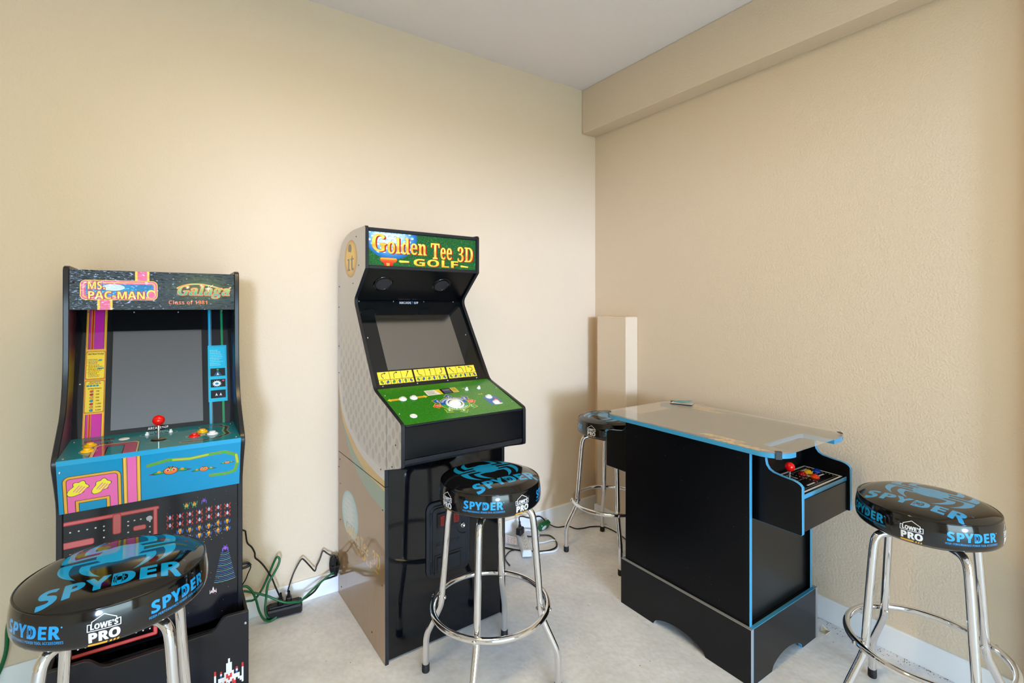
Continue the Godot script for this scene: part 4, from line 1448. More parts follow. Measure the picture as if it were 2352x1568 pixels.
func golf_cabinet() -> void:
	var o := thing("arcade_cabinet", "golf arcade machine with grass control panel and golf ball side art, beside the corner", "arcade machine", Vector3(-1.466, 0, 0.020), deg_to_rad(1.25))
	var HW := 0.2855
	var side_t := printed(tex_golf_side(), 0.08, 0.6)
	var main := v2([0, 0.696, 0, 1.57, 0.004, 1.60, 0.012, 1.632, 0.024, 1.664, 0.041, 1.690, 0.062, 1.709, 0.085, 1.721, 0.108, 1.730, 0.132, 1.738, 0.18, 1.746, 0.231, 1.750, 0.383, 1.750, 0.389, 1.744, 0.390, 1.738, 0.390, 1.568, 0.300, 1.488, 0.262, 1.454, 0.251, 1.443, 0.2465, 1.432, 0.2475, 1.420, 0.252, 1.408, 0.337, 1.282, 0.480, 1.074, 0.489, 1.064, 0.503, 1.055, 0.537, 1.044, 0.6305, 1.0155, 0.6305, 0.7680, 0.610, 0.7615, 0.610, 0.696])
	var deck_side := v2([0.6314, 1.0152, 0.758, 0.9745, 0.768, 0.969, 0.772, 0.960, 0.772, 0.818, 0.769, 0.811, 0.762, 0.8075, 0.6314, 0.7683])
	var riser := v2([0, 0.0, 0.616, 0.0, 0.6165, 0.012, 0.612, 0.6945, 0, 0.6945])
	var uvr := Rect2(0, 0, 0.79, 1.76)
	for s in [-1.0, 1.0]:
		var i := 0
		for pr in [main, deck_side, riser]:
			var out := Geo.new(); var rim := Geo.new(); var inn := Geo.new()
			if s < 0:
				# outer face looks to -x: local x runs forward
				out.slab(pr, frame(Vector3(-HW + 0.015, 0, 0), Vector3(0, 0, 1), Vector3.UP), 0.015, 0.0012, rim, inn, uvr)
				# frame() puts the front cap at -x only if its z axis does
			else:
				var mir := PackedVector2Array()
				for q in pr: mir.append(Vector2(-q.x, q.y))
				out.slab(mir, frame(Vector3(HW - 0.015, 0, 0), Vector3(0, 0, -1), Vector3.UP), 0.015, 0.0012, rim, inn, Rect2(0, 0, -0.79, 1.76))
			var sp := part(["side_panel", "deck_side_panel", "riser_side_panel"][i], [out, inn], [side_t, M.laminate_matte], o)
			part("edge_molding", rim, M.molding, sp)
			i += 1
	var b := Geo.new()
	b.box(Vector3(0, 0.80, 0.008), Vector3(0.541, 1.58, 0.012), 0.0)
	part("back_panel", b, M.laminate_matte, o)
	var t := Geo.new()
	t.box(Vector3(0, 1.740, 0.265), Vector3(0.541, 0.010, 0.235), 0.001)
	t.box(Vector3(0, 1.675, 0.04), Vector3(0.541, 0.010, 0.11), 0.001, Transform3D(Basis.IDENTITY, Vector3(0, 0, 0.02)))
	part("top_panel", t, M.laminate_matte, o)
	# marquee with two retaining rails
	var mq := Geo.new()
	mq.quad(Vector3(-0.2705, 1.575, 0.3800), Vector3(0.2705, 1.575, 0.3800), Vector3(0.2705, 1.732, 0.3800), Vector3(-0.2705, 1.732, 0.3800), Vector3.BACK)
	var mqb := Geo.new()
	mqb.box(Vector3(0, 1.655, 0.3735), Vector3(0.541, 0.166, 0.012), 0.0)
	part("marquee", [mq, mqb], [printed(tex_golf_marquee(), 0.18), M.black], o)
	for y in [1.7365, 1.5735]:
		var r := Geo.new()
		r.box(Vector3(0, y, 0.3835), Vector3(0.541, 0.016, 0.011), 0.003)
		part("marquee_rail", r, M.molding, o)
	# speaker board, sloping back under the marquee
	var p0 := Vector3(0, 1.566, 0.374)
	var p1 := Vector3(0, 1.4345, 0.2245)
	var along := (p1 - p0).normalized()
	var nrm := along.cross(Vector3.RIGHT).normalized()
	if nrm.z < 0: nrm = -nrm
	var sb := Geo.new()
	sb.slab(v2([-0.2704, -0.0, 0.2704, -0.0, 0.2704, (p1 - p0).length(), -0.2704, (p1 - p0).length()]), Transform3D(Basis(Vector3.LEFT, along, Vector3.LEFT.cross(along)), p0 - Vector3.LEFT.cross(along) * 0.010), 0.010, 0.0)
	var face_n := Vector3.LEFT.cross(along)
	part("speaker_board", sb, mat(Color(0.012, 0.016, 0.028), 0.25), o)
	for x in [-0.174, 0.119]:
		var c := Vector3(x, 1.5065, 0.3065)
		c = p0 + along * (c - p0).dot(along) + Vector3.RIGHT * x
		var fx := Transform3D(Basis(Vector3.RIGHT, face_n, Vector3.RIGHT.cross(face_n)), c)
		var rg := Geo.new()
		rg.lathe([Vector2(0.0345, 0.002), Vector2(0.036, 0.0045), Vector2(0.041, 0.005), Vector2(0.0455, 0.004), Vector2(0.047, 0.0)], 40, fx)
		var rgn := part("speaker_ring", rg, M.black_gloss, o)
		var gr := Geo.new()
		gr.lathe([Vector2(0.0001, 0.0030), Vector2(0.0350, 0.0022)], 40, fx, 0.036)
		var gp := Pic.new(128, 128, Color("#3a363a"))
		for i in 26:
			for j in 26:
				gp.poly(Pic.ell(2 + i * 5 + (2.5 if j % 2 else 0), 2 + j * 5, 1.7, 1.7, 8), Color("#070708"))
		part("speaker_grille", gr, printed(gp.tex(), 0.45), rgn)
		for k in 4:
			var a := PI / 4 + PI / 2 * k
			screw(rgn, c + (Vector3.RIGHT * cos(a) + along * sin(a)) * 0.0405 + face_n * 0.0048, face_n, 0.0024, M.black)
	# bezel: glossy sheet, screen, swing strip
	var zat := func(y: float) -> float: return 0.472 + (y - 1.06) / (1.42 - 1.06) * (0.2245 - 0.472)
	var bn := Vector3(0, 0.5668, 0.8239)
	var pt := func(x: float, y: float, d: float) -> Vector3: return Vector3(x, y, zat.call(y)) + bn * d
	var bz := Geo.new()
	bz.quad(pt.call(-0.27, 1.0585, 0), pt.call(0.27, 1.0585, 0), pt.call(0.27, 1.432, 0), pt.call(-0.27, 1.432, 0), bn)
	var bzb := Geo.new()
	bzb.quad(pt.call(-0.2705, 1.05, -0.008), pt.call(0.2705, 1.05, -0.008), pt.call(0.2705, 1.44, -0.008), pt.call(-0.2705, 1.44, -0.008), -bn)
	var bzp := part("bezel", [bz, bzb], [printed(tex_golf_bezel(), 0.07, 0.6), M.black], o)
	var sc := Geo.new()
	sc.quad(pt.call(-0.1995, 1.127, 0.0006), pt.call(0.1845, 1.127, 0.0006), pt.call(0.1845, 1.362, 0.0006), pt.call(-0.1995, 1.362, 0.0006), bn)
	part("screen", sc, M.lcd_bright, bzp)
	for q in [[-0.257, 1.4265], [-0.091, 1.4265], [0.067, 1.4265], [0.232, 1.4265], [-0.255, 1.265], [0.2405, 1.262], [-0.238, 1.0665], [-0.081, 1.0655], [0.068, 1.0655], [0.222, 1.0655]]:
		screw(o, pt.call(q[0], q[1], 0.0008), bn, 0.0034)
	# control deck
	var r0 := Vector3(0, 1.0595, 0.486)
	var r1 := Vector3(0, 0.9665, 0.770)
	var dl := (r1 - r0).normalized()
	var dn := dl.cross(Vector3.RIGHT)
	if dn.y < 0: dn = -dn
	var dpt := func(x: float, d: float, h: float) -> Vector3: return r0 + Vector3(x, 0, 0) + dl * d + dn * h
	var dk := Geo.new()
	var L := (r1 - r0).length()
	dk.quad(dpt.call(-0.2704, L, 0), dpt.call(0.2704, L, 0), dpt.call(0.2704, 0, 0), dpt.call(-0.2704, 0, 0), dn)
	var dkb := Geo.new()
	dkb.box(Vector3(0, -0.0068, L / 2), Vector3(0.541, 0.012, L), 0.0, Transform3D(Basis(Vector3.RIGHT, dn, dl), r0))
	part("control_panel", [dk, dkb], [printed(tex_golf_deck(), 0.22), M.black], o)
	var df := Transform3D(Basis(Vector3.RIGHT, dn, dl), Vector3.ZERO)
	for q in [[-0.199, 0.104], [-0.152, 0.104], [0.175, 0.170], [0.181, 0.222]]:
		push_button(o, Transform3D(df.basis, dpt.call(q[0], q[1], 0.0)), M.white_plastic, 0.0140, 0.0048)
	for q in [[0.109, 0.086], [0.172, 0.086]]:
		push_button(o, Transform3D(df.basis, dpt.call(q[0], q[1], 0.0)), M.white_plastic, 0.0075, 0.007, "start_button")
	var hc := Geo.new()
	hc.lathe([Vector2(0.0001, 0.0005), Vector2(0.005, 0.0006), Vector2(0.0065, 0.003), Vector2(0.012, 0.0032), Vector2(0.0142, 0.0015), Vector2(0.0145, 0)], 24, Transform3D(df.basis, dpt.call(-0.212, 0.243, 0.0)))
	part("socket_plate", hc, M.white_plastic, o)
	var ring := Geo.new()
	var bx := Transform3D(df.basis, dpt.call(-0.004, 0.190, 0.0))
	ring.lathe([Vector2(0.0305, 0.002), Vector2(0.0315, 0.0042), Vector2(0.0345, 0.0048), Vector2(0.0385, 0.0034), Vector2(0.0395, 0.0)], 48, bx)
	var rgo := part("trackball_ring", ring, M.white_plastic, o)
	var ball := Geo.new()
	var pr := []
	for i in 13:
		var a := PI * 0.5 * i / 12.0
		pr.append(Vector2(maxf(sin(a) * 0.0315, 0.0001), -0.0155 + cos(a) * 0.0315))
	ball.lathe(pr, 40, bx)
	part("trackball", ball, mat(Color(0.93, 0.93, 0.92), 0.08), rgo)
	for q in [[-0.258, 0.06], [-0.258, 0.215], [0.258, 0.10], [0.256, 0.235]]:
		screw(o, dpt.call(q[0], q[1], 0.0003), dn, 0.0034)
	# deck front board, its edges, and the underside
	var db := Geo.new()
	db.box(Vector3(0, 0.902, 0.7585), Vector3(0.541, 0.128, 0.015), 0.001)
	part("deck_front", db, M.laminate, o)
	var tr := Geo.new()
	tr.box(Vector3(0, 0.962, 0.7645), Vector3(0.5405, 0.011, 0.013), 0.004)
	part("front_nosing", tr, M.molding, o)
	var lo := Geo.new()
	lo.box(Vector3(0, 0.8275, 0.762), Vector3(0.5405, 0.017, 0.012), 0.002)
	part("lower_rail", lo, M.molding, o)
	var un := Geo.new()
	un.box(Vector3(0, 0.0, 0.0), Vector3(0.5405, 0.010, 0.165), 0.0, Transform3D(Basis(Vector3.RIGHT, -0.29), Vector3(0, 0.793, 0.682)))
	part("deck_underside", un, M.laminate_matte, o)
	# riser front with the coin door
	var rf := Geo.new()
	rf.box(Vector3(0, 0.392, 0.5975), Vector3(0.541, 0.766, 0.015), 0.0)
	part("riser_front", rf, mat(Color(0.018, 0.026, 0.045), 0.07), o)
	coin_door(o, 0.605)
	for q in [[0.013, 1.40], [0.012, 1.21], [0.012, 1.08], [0.025, 0.66], [0.012, 0.62], [0.57, 0.755], [0.59, 0.60], [0.035, 0.545], [0.035, 0.37], [0.585, 0.30], [0.05, 0.05], [0.47, 0.055]]:
		screw(o, Vector3(-HW - 0.0002, q[1], q[0]), Vector3.LEFT, 0.0035, M.black)
	for q in [[0.27, 1.715], [0.305, 1.585], [0.225, 1.508], [0.02, 1.50], [0.72, 0.885], [0.685, 0.795]]:
		screw(o, Vector3(-HW - 0.0002, q[1], q[0]), Vector3.LEFT, 0.0035, M.black)

# ------------------------------------------------------------------ the glass-topped table machine
func tex_table_top() -> Texture2D:
	# x across (left to right), y = along the length, far end at the top
	var p := Pic.new(620, 1000, Color("#0b0b0d"), -0.27, -0.44, 0.27, 0.44)
	p.rect(-0.135, -0.18, 0.135, 0.18, Color("#050506"))
	var key := Color("#ffd75e")
	for s in [1.0, -1.0]:
		p.text("RETRO", "Droid Sans Bold", 0, 0, 1, 1, [key, Color("#ffb347")], 0.15, 0.0016, key, func(u: Vector2) -> Vector2: return Vector2(s * (-0.194 - u.y * 0.028), s * (0.075 + u.x * 0.170)))
		p.text("ARCADE", "Droid Sans Bold", 0, 0, 1, 1, [key, Color("#ffb347")], 0.15, 0.0016, key, func(u: Vector2) -> Vector2: return Vector2(s * (-0.229 - u.y * 0.030), s * (0.145 + u.x * 0.205)))
	return p.tex()

func tex_table_panel() -> Texture2D:
	var p := Pic.new(640, 300, Color("#0c0c0f"), 0, 0, 640, 300)
	var w := Color("#c9c9c9")
	for l in [[14, 14, 626, 30], [14, 270, 626, 286], [14, 14, 30, 286], [610, 14, 626, 286], [86, 90, 150, 104], [86, 196, 150, 210], [230, 60, 330, 74], [230, 226, 330, 240], [300, 60, 314, 130], [420, 110, 560, 124], [420, 180, 560, 194], [420, 110, 434, 194], [200, 140, 214, 200], [480, 60, 560, 74]]:
		p.rect(l[0], l[1], l[2], l[3], w)
		p.rect(l[0] + 4, l[1] + 4, l[2] - 4, l[3] - 4, Color("#e4e4e4"))
	for y in [50, 150, 252]:
		for i in 27:
			p.rect(48 + 21 * i, y, 54 + 21 * i, y + 6, Color("#f0f0f0"))
	for x in [60, 180, 356, 584]:
		for i in 8:
			p.rect(x, 66 + 24 * i, x + 6, 72 + 24 * i, Color("#f0f0f0"))
	return p.tex()

func arch_board(half: float, a0: float, a1: float, rise: float, h: float) -> PackedVector2Array:
	var p := v2([-half, 0.0, a0, 0.0])
	for i in range(1, 24):
		var f := i / 24.0
		# shallow round-shouldered cut-out
		p.append(Vector2(lerpf(a0, a1, f), rise * sqrt(sin(PI * f))))
	p.append_array(v2([a1, 0.0, half, 0.0, half, h, -half, h]))
	return p

func control_box(o: Node3D, sgn: float, panel: Material) -> void:
	# drawn for the end that faces +z, turned round for the other
	var R := Basis.IDENTITY if sgn > 0 else Basis(Vector3.UP, PI)
	var T := Transform3D(R, Vector3.ZERO)
	var box := Node3D.new()
	box.name = "control_box" if sgn > 0 else "control_box_001"
	o.add_child(box)
	var prof := v2([0.292, 0.600, 0.470, 0.600, 0.474, 0.604, 0.474, 0.764])
	for i in 9:
		var a := PI * 0.5 * i / 8.0
		prof.append(Vector2(0.428 + 0.046 * cos(a), 0.764 + 0.024 * sin(a)))
	for q in [[0.402, 0.791], [0.372, 0.796], [0.3565, 0.804], [0.347, 0.818], [0.3435, 0.836], [0.3435, 0.8605], [0.292, 0.8605]]:
		prof.append(Vector2(q[0], q[1]))
	for s in [-1.0, 1.0]:
		var cap := Geo.new(); var rim := Geo.new()
		cap.slab(prof, T * frame(Vector3(s * 0.190 + 0.0075, 0, 0), Vector3(0, 0, 1), Vector3.UP), 0.015, 0.0012, rim)
		var sp := part("box_side", cap, M.laminate_matte, box)
		part("edge_molding", rim, M.blue_mold, sp)
	# printed panel, tilted a little to the front, with a blue nosing
	var r0 := Vector3(0, 0.737, 0.297)
	var r1 := Vector3(0, 0.732, 0.458)
	var dl := (r1 - r0).normalized()
	var dn := Vector3(0, dl.z, -dl.y)
	var L := (r1 - r0).length()
	var q := func(x: float, d: float) -> Vector3: return T * (r0 + Vector3(x, 0, 0) + dl * d)
	var g := Geo.new()
	g.quad(q.call(-0.1825, L), q.call(0.1825, L), q.call(0.1825, 0.0), q.call(-0.1825, 0.0), T.basis * dn)
	var gb := Geo.new()
	gb.box(Vector3(0, -0.0082, L / 2), Vector3(0.365, 0.015, L), 0.0, T * Transform3D(Basis(Vector3.RIGHT, dn, dl), r0))
	part("control_panel", [g, gb], [panel, M.laminate_matte], box)
	var ns := Geo.new()
	ns.box(Vector3(0, -0.0080, L + 0.0015), Vector3(0.3645, 0.0165, 0.004), 0.0016, T * Transform3D(Basis(Vector3.RIGHT, dn, dl), r0))
	part("panel_nosing", ns, M.blue_mold, box)
	var fb := Geo.new()
	fb.box(Vector3(0, 0.6595, 0.4585), Vector3(0.3645, 0.113, 0.012), 0.0, T)
	fb.box(Vector3(0, 0.609, 0.38), Vector3(0.3645, 0.012, 0.15), 0.0, T)
	part("box_front", fb, M.laminate, box)
	var f := func(x: float, d: float) -> Transform3D: return T * Transform3D(Basis(Vector3.RIGHT, dn, dl), r0 + Vector3(x, 0, 0) + dl * d + dn * 0.0004)
	joystick(box, f.call(-0.035, 0.052), 0.0178, 0.031)
	push_button(box, f.call(0.057, 0.057), M.darkred, 0.0135, 0.006)
	push_button(box, f.call(0.098, 0.060), M.yellow, 0.0135, 0.006)
	push_button(box, f.call(0.142, 0.072), M.blue, 0.0135, 0.006)
	push_button(box, f.call(0.066, 0.100), M.orange, 0.0135, 0.006)

func cocktail_table() -> void:
	var o := thing("arcade_table", "black glass-topped arcade table with blue edging, red joystick and arched plinth", "arcade table", Vector3(-0.4115, 0, 1.188))
	# plinth of four arched boards with blue top edging on the ends
	var grey := mat(Color(0.55, 0.55, 0.55), 0.4)
	var long_board := arch_board(0.3215, -0.130, 0.131, 0.047, 0.2105)
	var short_board := arch_board(0.2385, -0.110, 0.126, 0.048, 0.2105)
	for s in [-1.0, 1.0]:
		var c := Geo.new(); var r := Geo.new()
		c.slab(long_board, frame(Vector3(s * 0.2465 + 0.008, 0, 0), Vector3(0, 0, 1), Vector3.UP), 0.016, 0.001, r)
		var b := part("plinth_board", c, M.laminate, o)
		part("edge_banding", r, grey, b)
		var c2 := Geo.new(); var r2 := Geo.new()
		c2.slab(short_board, Transform3D(Basis(Vector3.RIGHT, Vector3.UP, Vector3.BACK), Vector3(0, 0, s * 0.3135 - 0.008)), 0.016, 0.001, r2)
		var b2 := part("plinth_board", c2, M.laminate, o)
		part("edge_banding", r2, M.blue_mold, b2)
	var pt := Geo.new()
	pt.box(Vector3(0, 0.204, 0), Vector3(0.476, 0.010, 0.610), 0.0)
	part("plinth_top", pt, M.laminate_matte, o)
	var dp := Pic.new(800, 850, Color(0.022, 0.027, 0.042), 0, 0, 800, 850)
	var dust := [Color(0.16, 0.165, 0.175), Color(0.22, 0.22, 0.23), Color(0.30, 0.30, 0.30)]
	dp.strokes(500, 0, 0, 800, 850, 4, 4, dust, 3)
	dp.strokes(1500, 0, 560, 800, 850, 4, 4, [Color(0.11, 0.11, 0.12), Color(0.16, 0.16, 0.17)], 4)
	dp.strokes(2600, 0, 680, 800, 850, 4, 4, [Color(0.11, 0.11, 0.12), Color(0.17, 0.17, 0.18)], 6)
	dp.strokes(90, 0, 0, 800, 850, 6, 6, [Color(0.5, 0.5, 0.5), Color(0.4, 0.4, 0.4)], 5)
	var dusty := printed(dp.tex(), 0.3, 0.3)
	# body: two long sides with blue edge moulding, recessed ends
	for s in [-1.0, 1.0]:
		var c := Geo.new(); var r := Geo.new()
		c.slab(v2([-0.3075, 0.2055, 0.3075, 0.2055, 0.3075, 0.8615, -0.3075, 0.8615]), frame(Vector3(s * 0.2315 + 0.008, 0, 0), Vector3(0, 0, 1), Vector3.UP), 0.016, 0.0016, r, null, Rect2(-0.3075, 0.2055, 0.615, 0.656))
		var b := part("side_panel", c, dusty, o)
		part("edge_molding", r, M.blue_mold, b)
		var e := Geo.new()
		e.box(Vector3(0, 0.533, s * 0.284), Vector3(0.4465, 0.655, 0.012), 0.0)
		part("end_panel", e, M.dusty_end, o)
	# top board notched over the two control boxes
	var ring := PackedVector2Array()
	var corner := func(cx: float, cz: float, a0: float) -> void:
		for i in 11:
			var a := a0 + PI * 0.5 * i / 10.0
			ring.append(Vector2(cx + cos(a) * 0.088, cz + sin(a) * 0.088))
	# x = across, y = -z (so that the slab's front looks up)
	var notch := func(sg: float) -> void:
		for q in [[0.172, 0.4395], [0.172, 0.340], [0.168, 0.325], [0.155, 0.3165], [-0.110, 0.3165], [-0.122, 0.325], [-0.126, 0.340], [-0.126, 0.4395]]:
			ring.append(Vector2(q[0] * sg, q[1] * sg))
	corner.call(0.181, 0.3515, 0.0)
	notch.call(1.0)
	corner.call(-0.181, 0.3515, PI * 0.5)
	corner.call(-0.181, -0.3515, PI)
	notch.call(-1.0)
	corner.call(0.181, -0.3515, PI * 1.5)
	var up := Transform3D(Basis(Vector3.RIGHT, Vector3.FORWARD, Vector3.UP), Vector3(0.0065, 0.862, -0.002))
	var tb := Geo.new(); var tr := Geo.new()
	tb.slab(ring, up, 0.0175, 0.001, tr, null, Rect2(-0.27, -0.44, 0.54, 0.88))
	var top := part("top_board", tb, printed(tex_table_top(), 0.2), o)
	part("edge_molding", tr, M.blue_mold, top)
	# tinted glass over the whole top
	var gl := PackedVector2Array()
	for c in [[0.181, 0.3515, 0.0], [-0.181, 0.3515, 0.5], [-0.181, -0.3515, 1.0], [0.181, -0.3515, 1.5]]:
		for i in 13:
			var a: float = PI * (c[2] + 0.5 * i / 12.0)
			gl.append(Vector2(c[0] + cos(a) * 0.089, c[1] + sin(a) * 0.089))
	var gg := Geo.new()
	gg.slab(gl, up.translated(Vector3(0, 0.0180, 0)), 0.0055, 0.0008)
	part("glass_top", gg, M.glass, o)
	for q in [[-0.242, 0.414, 0.75], [0.258, 0.400, 0.2], [-0.246, -0.408, -0.75], [0.236, -0.424, -0.25]]:
		var cl := Geo.new()
		var a: float = q[2] * PI
		var d := Vector3(cos(a), 0, sin(a))
		var f := Transform3D(Basis(Vector3.UP.cross(d), Vector3.UP, d), Vector3(signf(q[0]) * 0.181 + 0.0065, 0.8735, signf(q[1]) * 0.3515 - 0.002) + Vector3(signf(q[0]) * 0.0642, 0, signf(q[1]) * 0.0642))
		f = Transform3D(Basis(Vector3.UP.cross(Vector3(signf(q[0]), 0, signf(q[1])).normalized()), Vector3.UP, Vector3(signf(q[0]), 0, signf(q[1])).normalized()), f.origin)
		cl.box(Vector3(0, 0, 0.0005), Vector3(0.022, 0.028, 0.0025), 0.0008, f)
		cl.box(Vector3(0, 0.0133, -0.006), Vector3(0.022, 0.0018, 0.014), 0.0006, f)
		cl.box(Vector3(0, -0.0130, -0.006), Vector3(0.022, 0.0018, 0.014), 0.0006, f)
		part("glass_clip", cl, M.molding, o)
	var panel := printed(tex_table_panel(), 0.25)
	control_box(o, 1.0, panel)
	control_box(o, -1.0, panel)

# ------------------------------------------------------------------ the four stools
func spider(p: Pic, c: Vector2, s: Vector2, col: Color) -> void:
	# round body and eight sickle legs in four pairs, sharp at elbow and tip
	p.poly(Pic.ell(c.x, c.y, 0.42 * s.x, 0.50 * s.y, 44), col)
	for d in [-1.0, 1.0]:
		for u in [-1.0, 1.0]:
			# [base outside, elbow, bulge, tip, inner bulge, inner corner, base inside]
			for l in [[[0.30, 0.10], [1.00, 0.06], [1.10, 0.62], [0.66, 1.02], [0.90, 0.58], [0.78, 0.17], [0.30, 0.20]], [[0.26, 0.32], [0.64, 0.33], [0.74, 0.78], [0.26, 1.14], [0.52, 0.74], [0.47, 0.46], [0.20, 0.44]]]:
				var q := []
				for a in l:
					q.append(c + Vector2(a[0] * d * s.x, a[1] * u * s.y))
				var r := PackedVector2Array([q[0], q[1]])
				for i in range(1, 9):
					r.append((q[1] as Vector2).bezier_interpolate(q[1].lerp(q[2], 0.67), q[3].lerp(q[2], 0.67), q[3], i / 8.0))
				for i in range(1, 9):
					r.append((q[3] as Vector2).bezier_interpolate(q[3].lerp(q[4], 0.67), q[5].lerp(q[4], 0.67), q[5], i / 8.0))
				r.append(q[6])
				p.poly(r, col)

const SPY := Color("#1496d6")

func spyder_word(p: Pic, x0: float, y0: float, x1: float, y1: float, col: Color, bg: Color, slant := 0.0, bend: Variant = null) -> void:
	var w := (x1 - x0)
	p.text("SPYDER", "Droid Sans Bold", x0, y0, x1, y1, col, slant, absf(y1 - y0) * 0.03, col, bend)
	# little spider let into the D
	var c := Vector2(x0 + w * 0.545, (y0 + y1) / 2.0)
	if bend != null:
		c = bend.call(Vector2(0.545, 0.5))
	p.poly(Pic.ell(c.x, c.y, w * 0.045, absf(y1 - y0) * 0.34, 24), col)
	spider(p, c, Vector2(w * 0.042, (y0 - y1) * 0.36), bg)

func tex_seat_top() -> Texture2D:
	# seat seen from above, metres; text side at the bottom
	var bg := Color("#0b0b0d")
	var p := Pic.new(1024, 1024, bg, -0.184, -0.184, 0.184, 0.184)
	spider(p, Vector2(0.004, -0.038), Vector2(0.112, -0.098), SPY)
	spyder_word(p, -0.128, 0.078, 0.128, 0.128, SPY, bg)
	p.text("TM", "Droid Sans", 0.130, 0.072, 0.138, 0.077, SPY)
	return p.tex()

func tex_seat_band() -> Texture2D:
	# one quarter of the band round the seat: word mark left of the middle seam, badge on the right
	var bg := Color("#0a0a0c")
	var p := Pic.new(1024, 300, bg, 0, 0, 298, 87)
	spyder_word(p, 8, 20, 148, 45, SPY, bg)
	p.poly(Pic.ell(151, 22, 1.8, 1.8, 12), SPY)
	p.text("HIGH PERFORMANCE POWER TOOL ACCESSORIES", "Droid Sans Bold", 4, 50, 155, 56, SPY)
	# badge
	var w := Color("#e3e4e6")
	var house := v2([196, 40, 196, 26, 203, 26, 203, 21.5, 224, 10, 245, 21.5, 245, 26, 252, 26, 252, 40])
	p.line(house, 1.7, w, true)
	p.text("LOWE'S", "Droid Sans Bold", 200, 26.5, 248, 37, w, 0.0, 0.4, w)
	p.text("PRO", "Droid Sans Bold", 196, 44.5, 252, 64, w, 0.0, 0.9, w)
	p.poly(v2([197, 68, 230, 68, 228.2, 74, 195, 74]), Color("#f0ad1c"))
	for i in 3:
		var x := 233.0 + 6.2 * i
		p.poly(v2([x + 1.0, 68, x + 4.8, 68, x + 3.2, 74, x - 0.6, 74]), Color("#f0ad1c"))
	return p.tex()

func make_stool() -> Node3D:
	var o := thing("bar_stool", "", "bar stool")
	# seat: printed top, piping, printed band
	var seat := Node3D.new()
	seat.name = "seat"
	o.add_child(seat)
	var R := 0.1885
	var top := Geo.new()
	var pr := []
	for i in 13:
		var f := i / 12.0
		pr.append(Vector2(maxf(0.180 * f, 0.0001), 0.7855 - 0.006 * pow(f, 2.0) - 0.0155 * pow(f, 8.0)))
	top.lathe(pr, 72, Transform3D.IDENTITY, 0.184)
	part("seat_top", top, M.seat_top, seat)
	var pip := Geo.new()
	var c := []
	for i in 72:
		var a := TAU * i / 72.0
		c.append(Vector3(sin(a) * 0.1815, 0.7625, cos(a) * 0.1815))
	pip.tube(c, 0.0028, 8, true)
	part("piping", pip, M.black_gloss, seat)
	var band := Geo.new()
	pr = []
	for i in 15:
		var f := i / 14.0
		var bulge := sin(PI * clampf(f * 0.96 + 0.02, 0, 1))
		var r := 0.1815 + 0.0075 * pow(bulge, 0.7)
		if f > 0.78: r -= 0.030 * pow((f - 0.78) / 0.22, 2.2)
		pr.append(Vector2(r, 0.7610 - 0.0865 * f))
	band.lathe(pr, 96)
	part("seat_band", band, M.seat_band, seat)
	var bot := Geo.new()
	bot.lathe([Vector2(0.160, 0.6745), Vector2(0.0001, 0.6745)], 48)
	part("seat_base", bot, M.black, seat)
	var br := Geo.new()
	br.box(Vector3(0, 0.664, 0), Vector3(0.20, 0.018, 0.05), 0.002)
	br.box(Vector3(0, 0.6645, 0), Vector3(0.05, 0.0175, 0.20), 0.002)
	part("swivel_plate", br, M.black, o)
	# four bent tube legs with rubber feet and a bolt through the foot ring
	for k in 4:
		var a := PI / 4 + PI / 2 * k
		var d := Vector3(sin(a), 0, cos(a))
		var path := []
		for q in [[0.060, 0.658], [0.115, 0.658], [0.140, 0.655], [0.155, 0.643], [0.162, 0.622], [0.168, 0.57], [0.1795, 0.43], [0.1885, 0.318], [0.191, 0.285], [0.196, 0.262], [0.206, 0.238], [0.222, 0.205], [0.240, 0.168], [0.249, 0.147], [0.2535, 0.125], [0.2545, 0.10], [0.2550, 0.012]]:
			path.append(d * q[0] + Vector3.UP * q[1])
		var g := Geo.new()
		g.tube(smooth_v(path, 4), 0.0125, 18)
		var leg := part("leg", g, M.chrome, o)
		var ft := Geo.new()
		ft.lathe([Vector2(0.0128, 0.031), Vector2(0.0142, 0.030), Vector2(0.0148, 0.004), Vector2(0.0135, 0.0), Vector2(0.0001, 0.0)], 18, Transform3D(Basis.IDENTITY, d * 0.2550))
		part("rubber_foot", ft, M.rubber, leg)
		for e in [[0.1770, -1.0], [0.2265, 1.0]]:
			var bo := Geo.new()
			var nd: Vector3 = d * e[1]
			var x: Vector3 = nd.cross(Vector3.UP).normalized()
			bo.lathe([Vector2(0.0001, 0.0042), Vector2(0.004, 0.0038), Vector2(0.0066, 0.002), Vector2(0.0075, -0.001)], 14, Transform3D(Basis(x, nd, x.cross(nd)), d * e[0] + Vector3.UP * 0.293))
			part("bolt", bo, M.chrome, leg)
	var ring := []
	for i in 96:
		var a := TAU * i / 96.0
		ring.append(Vector3(sin(a) * 0.2140, 0.293, cos(a) * 0.2140))
	var rg := Geo.new()
	rg.tube(ring, 0.0112, 16, true)
	part("foot_ring", rg, M.chrome, o)
	return o

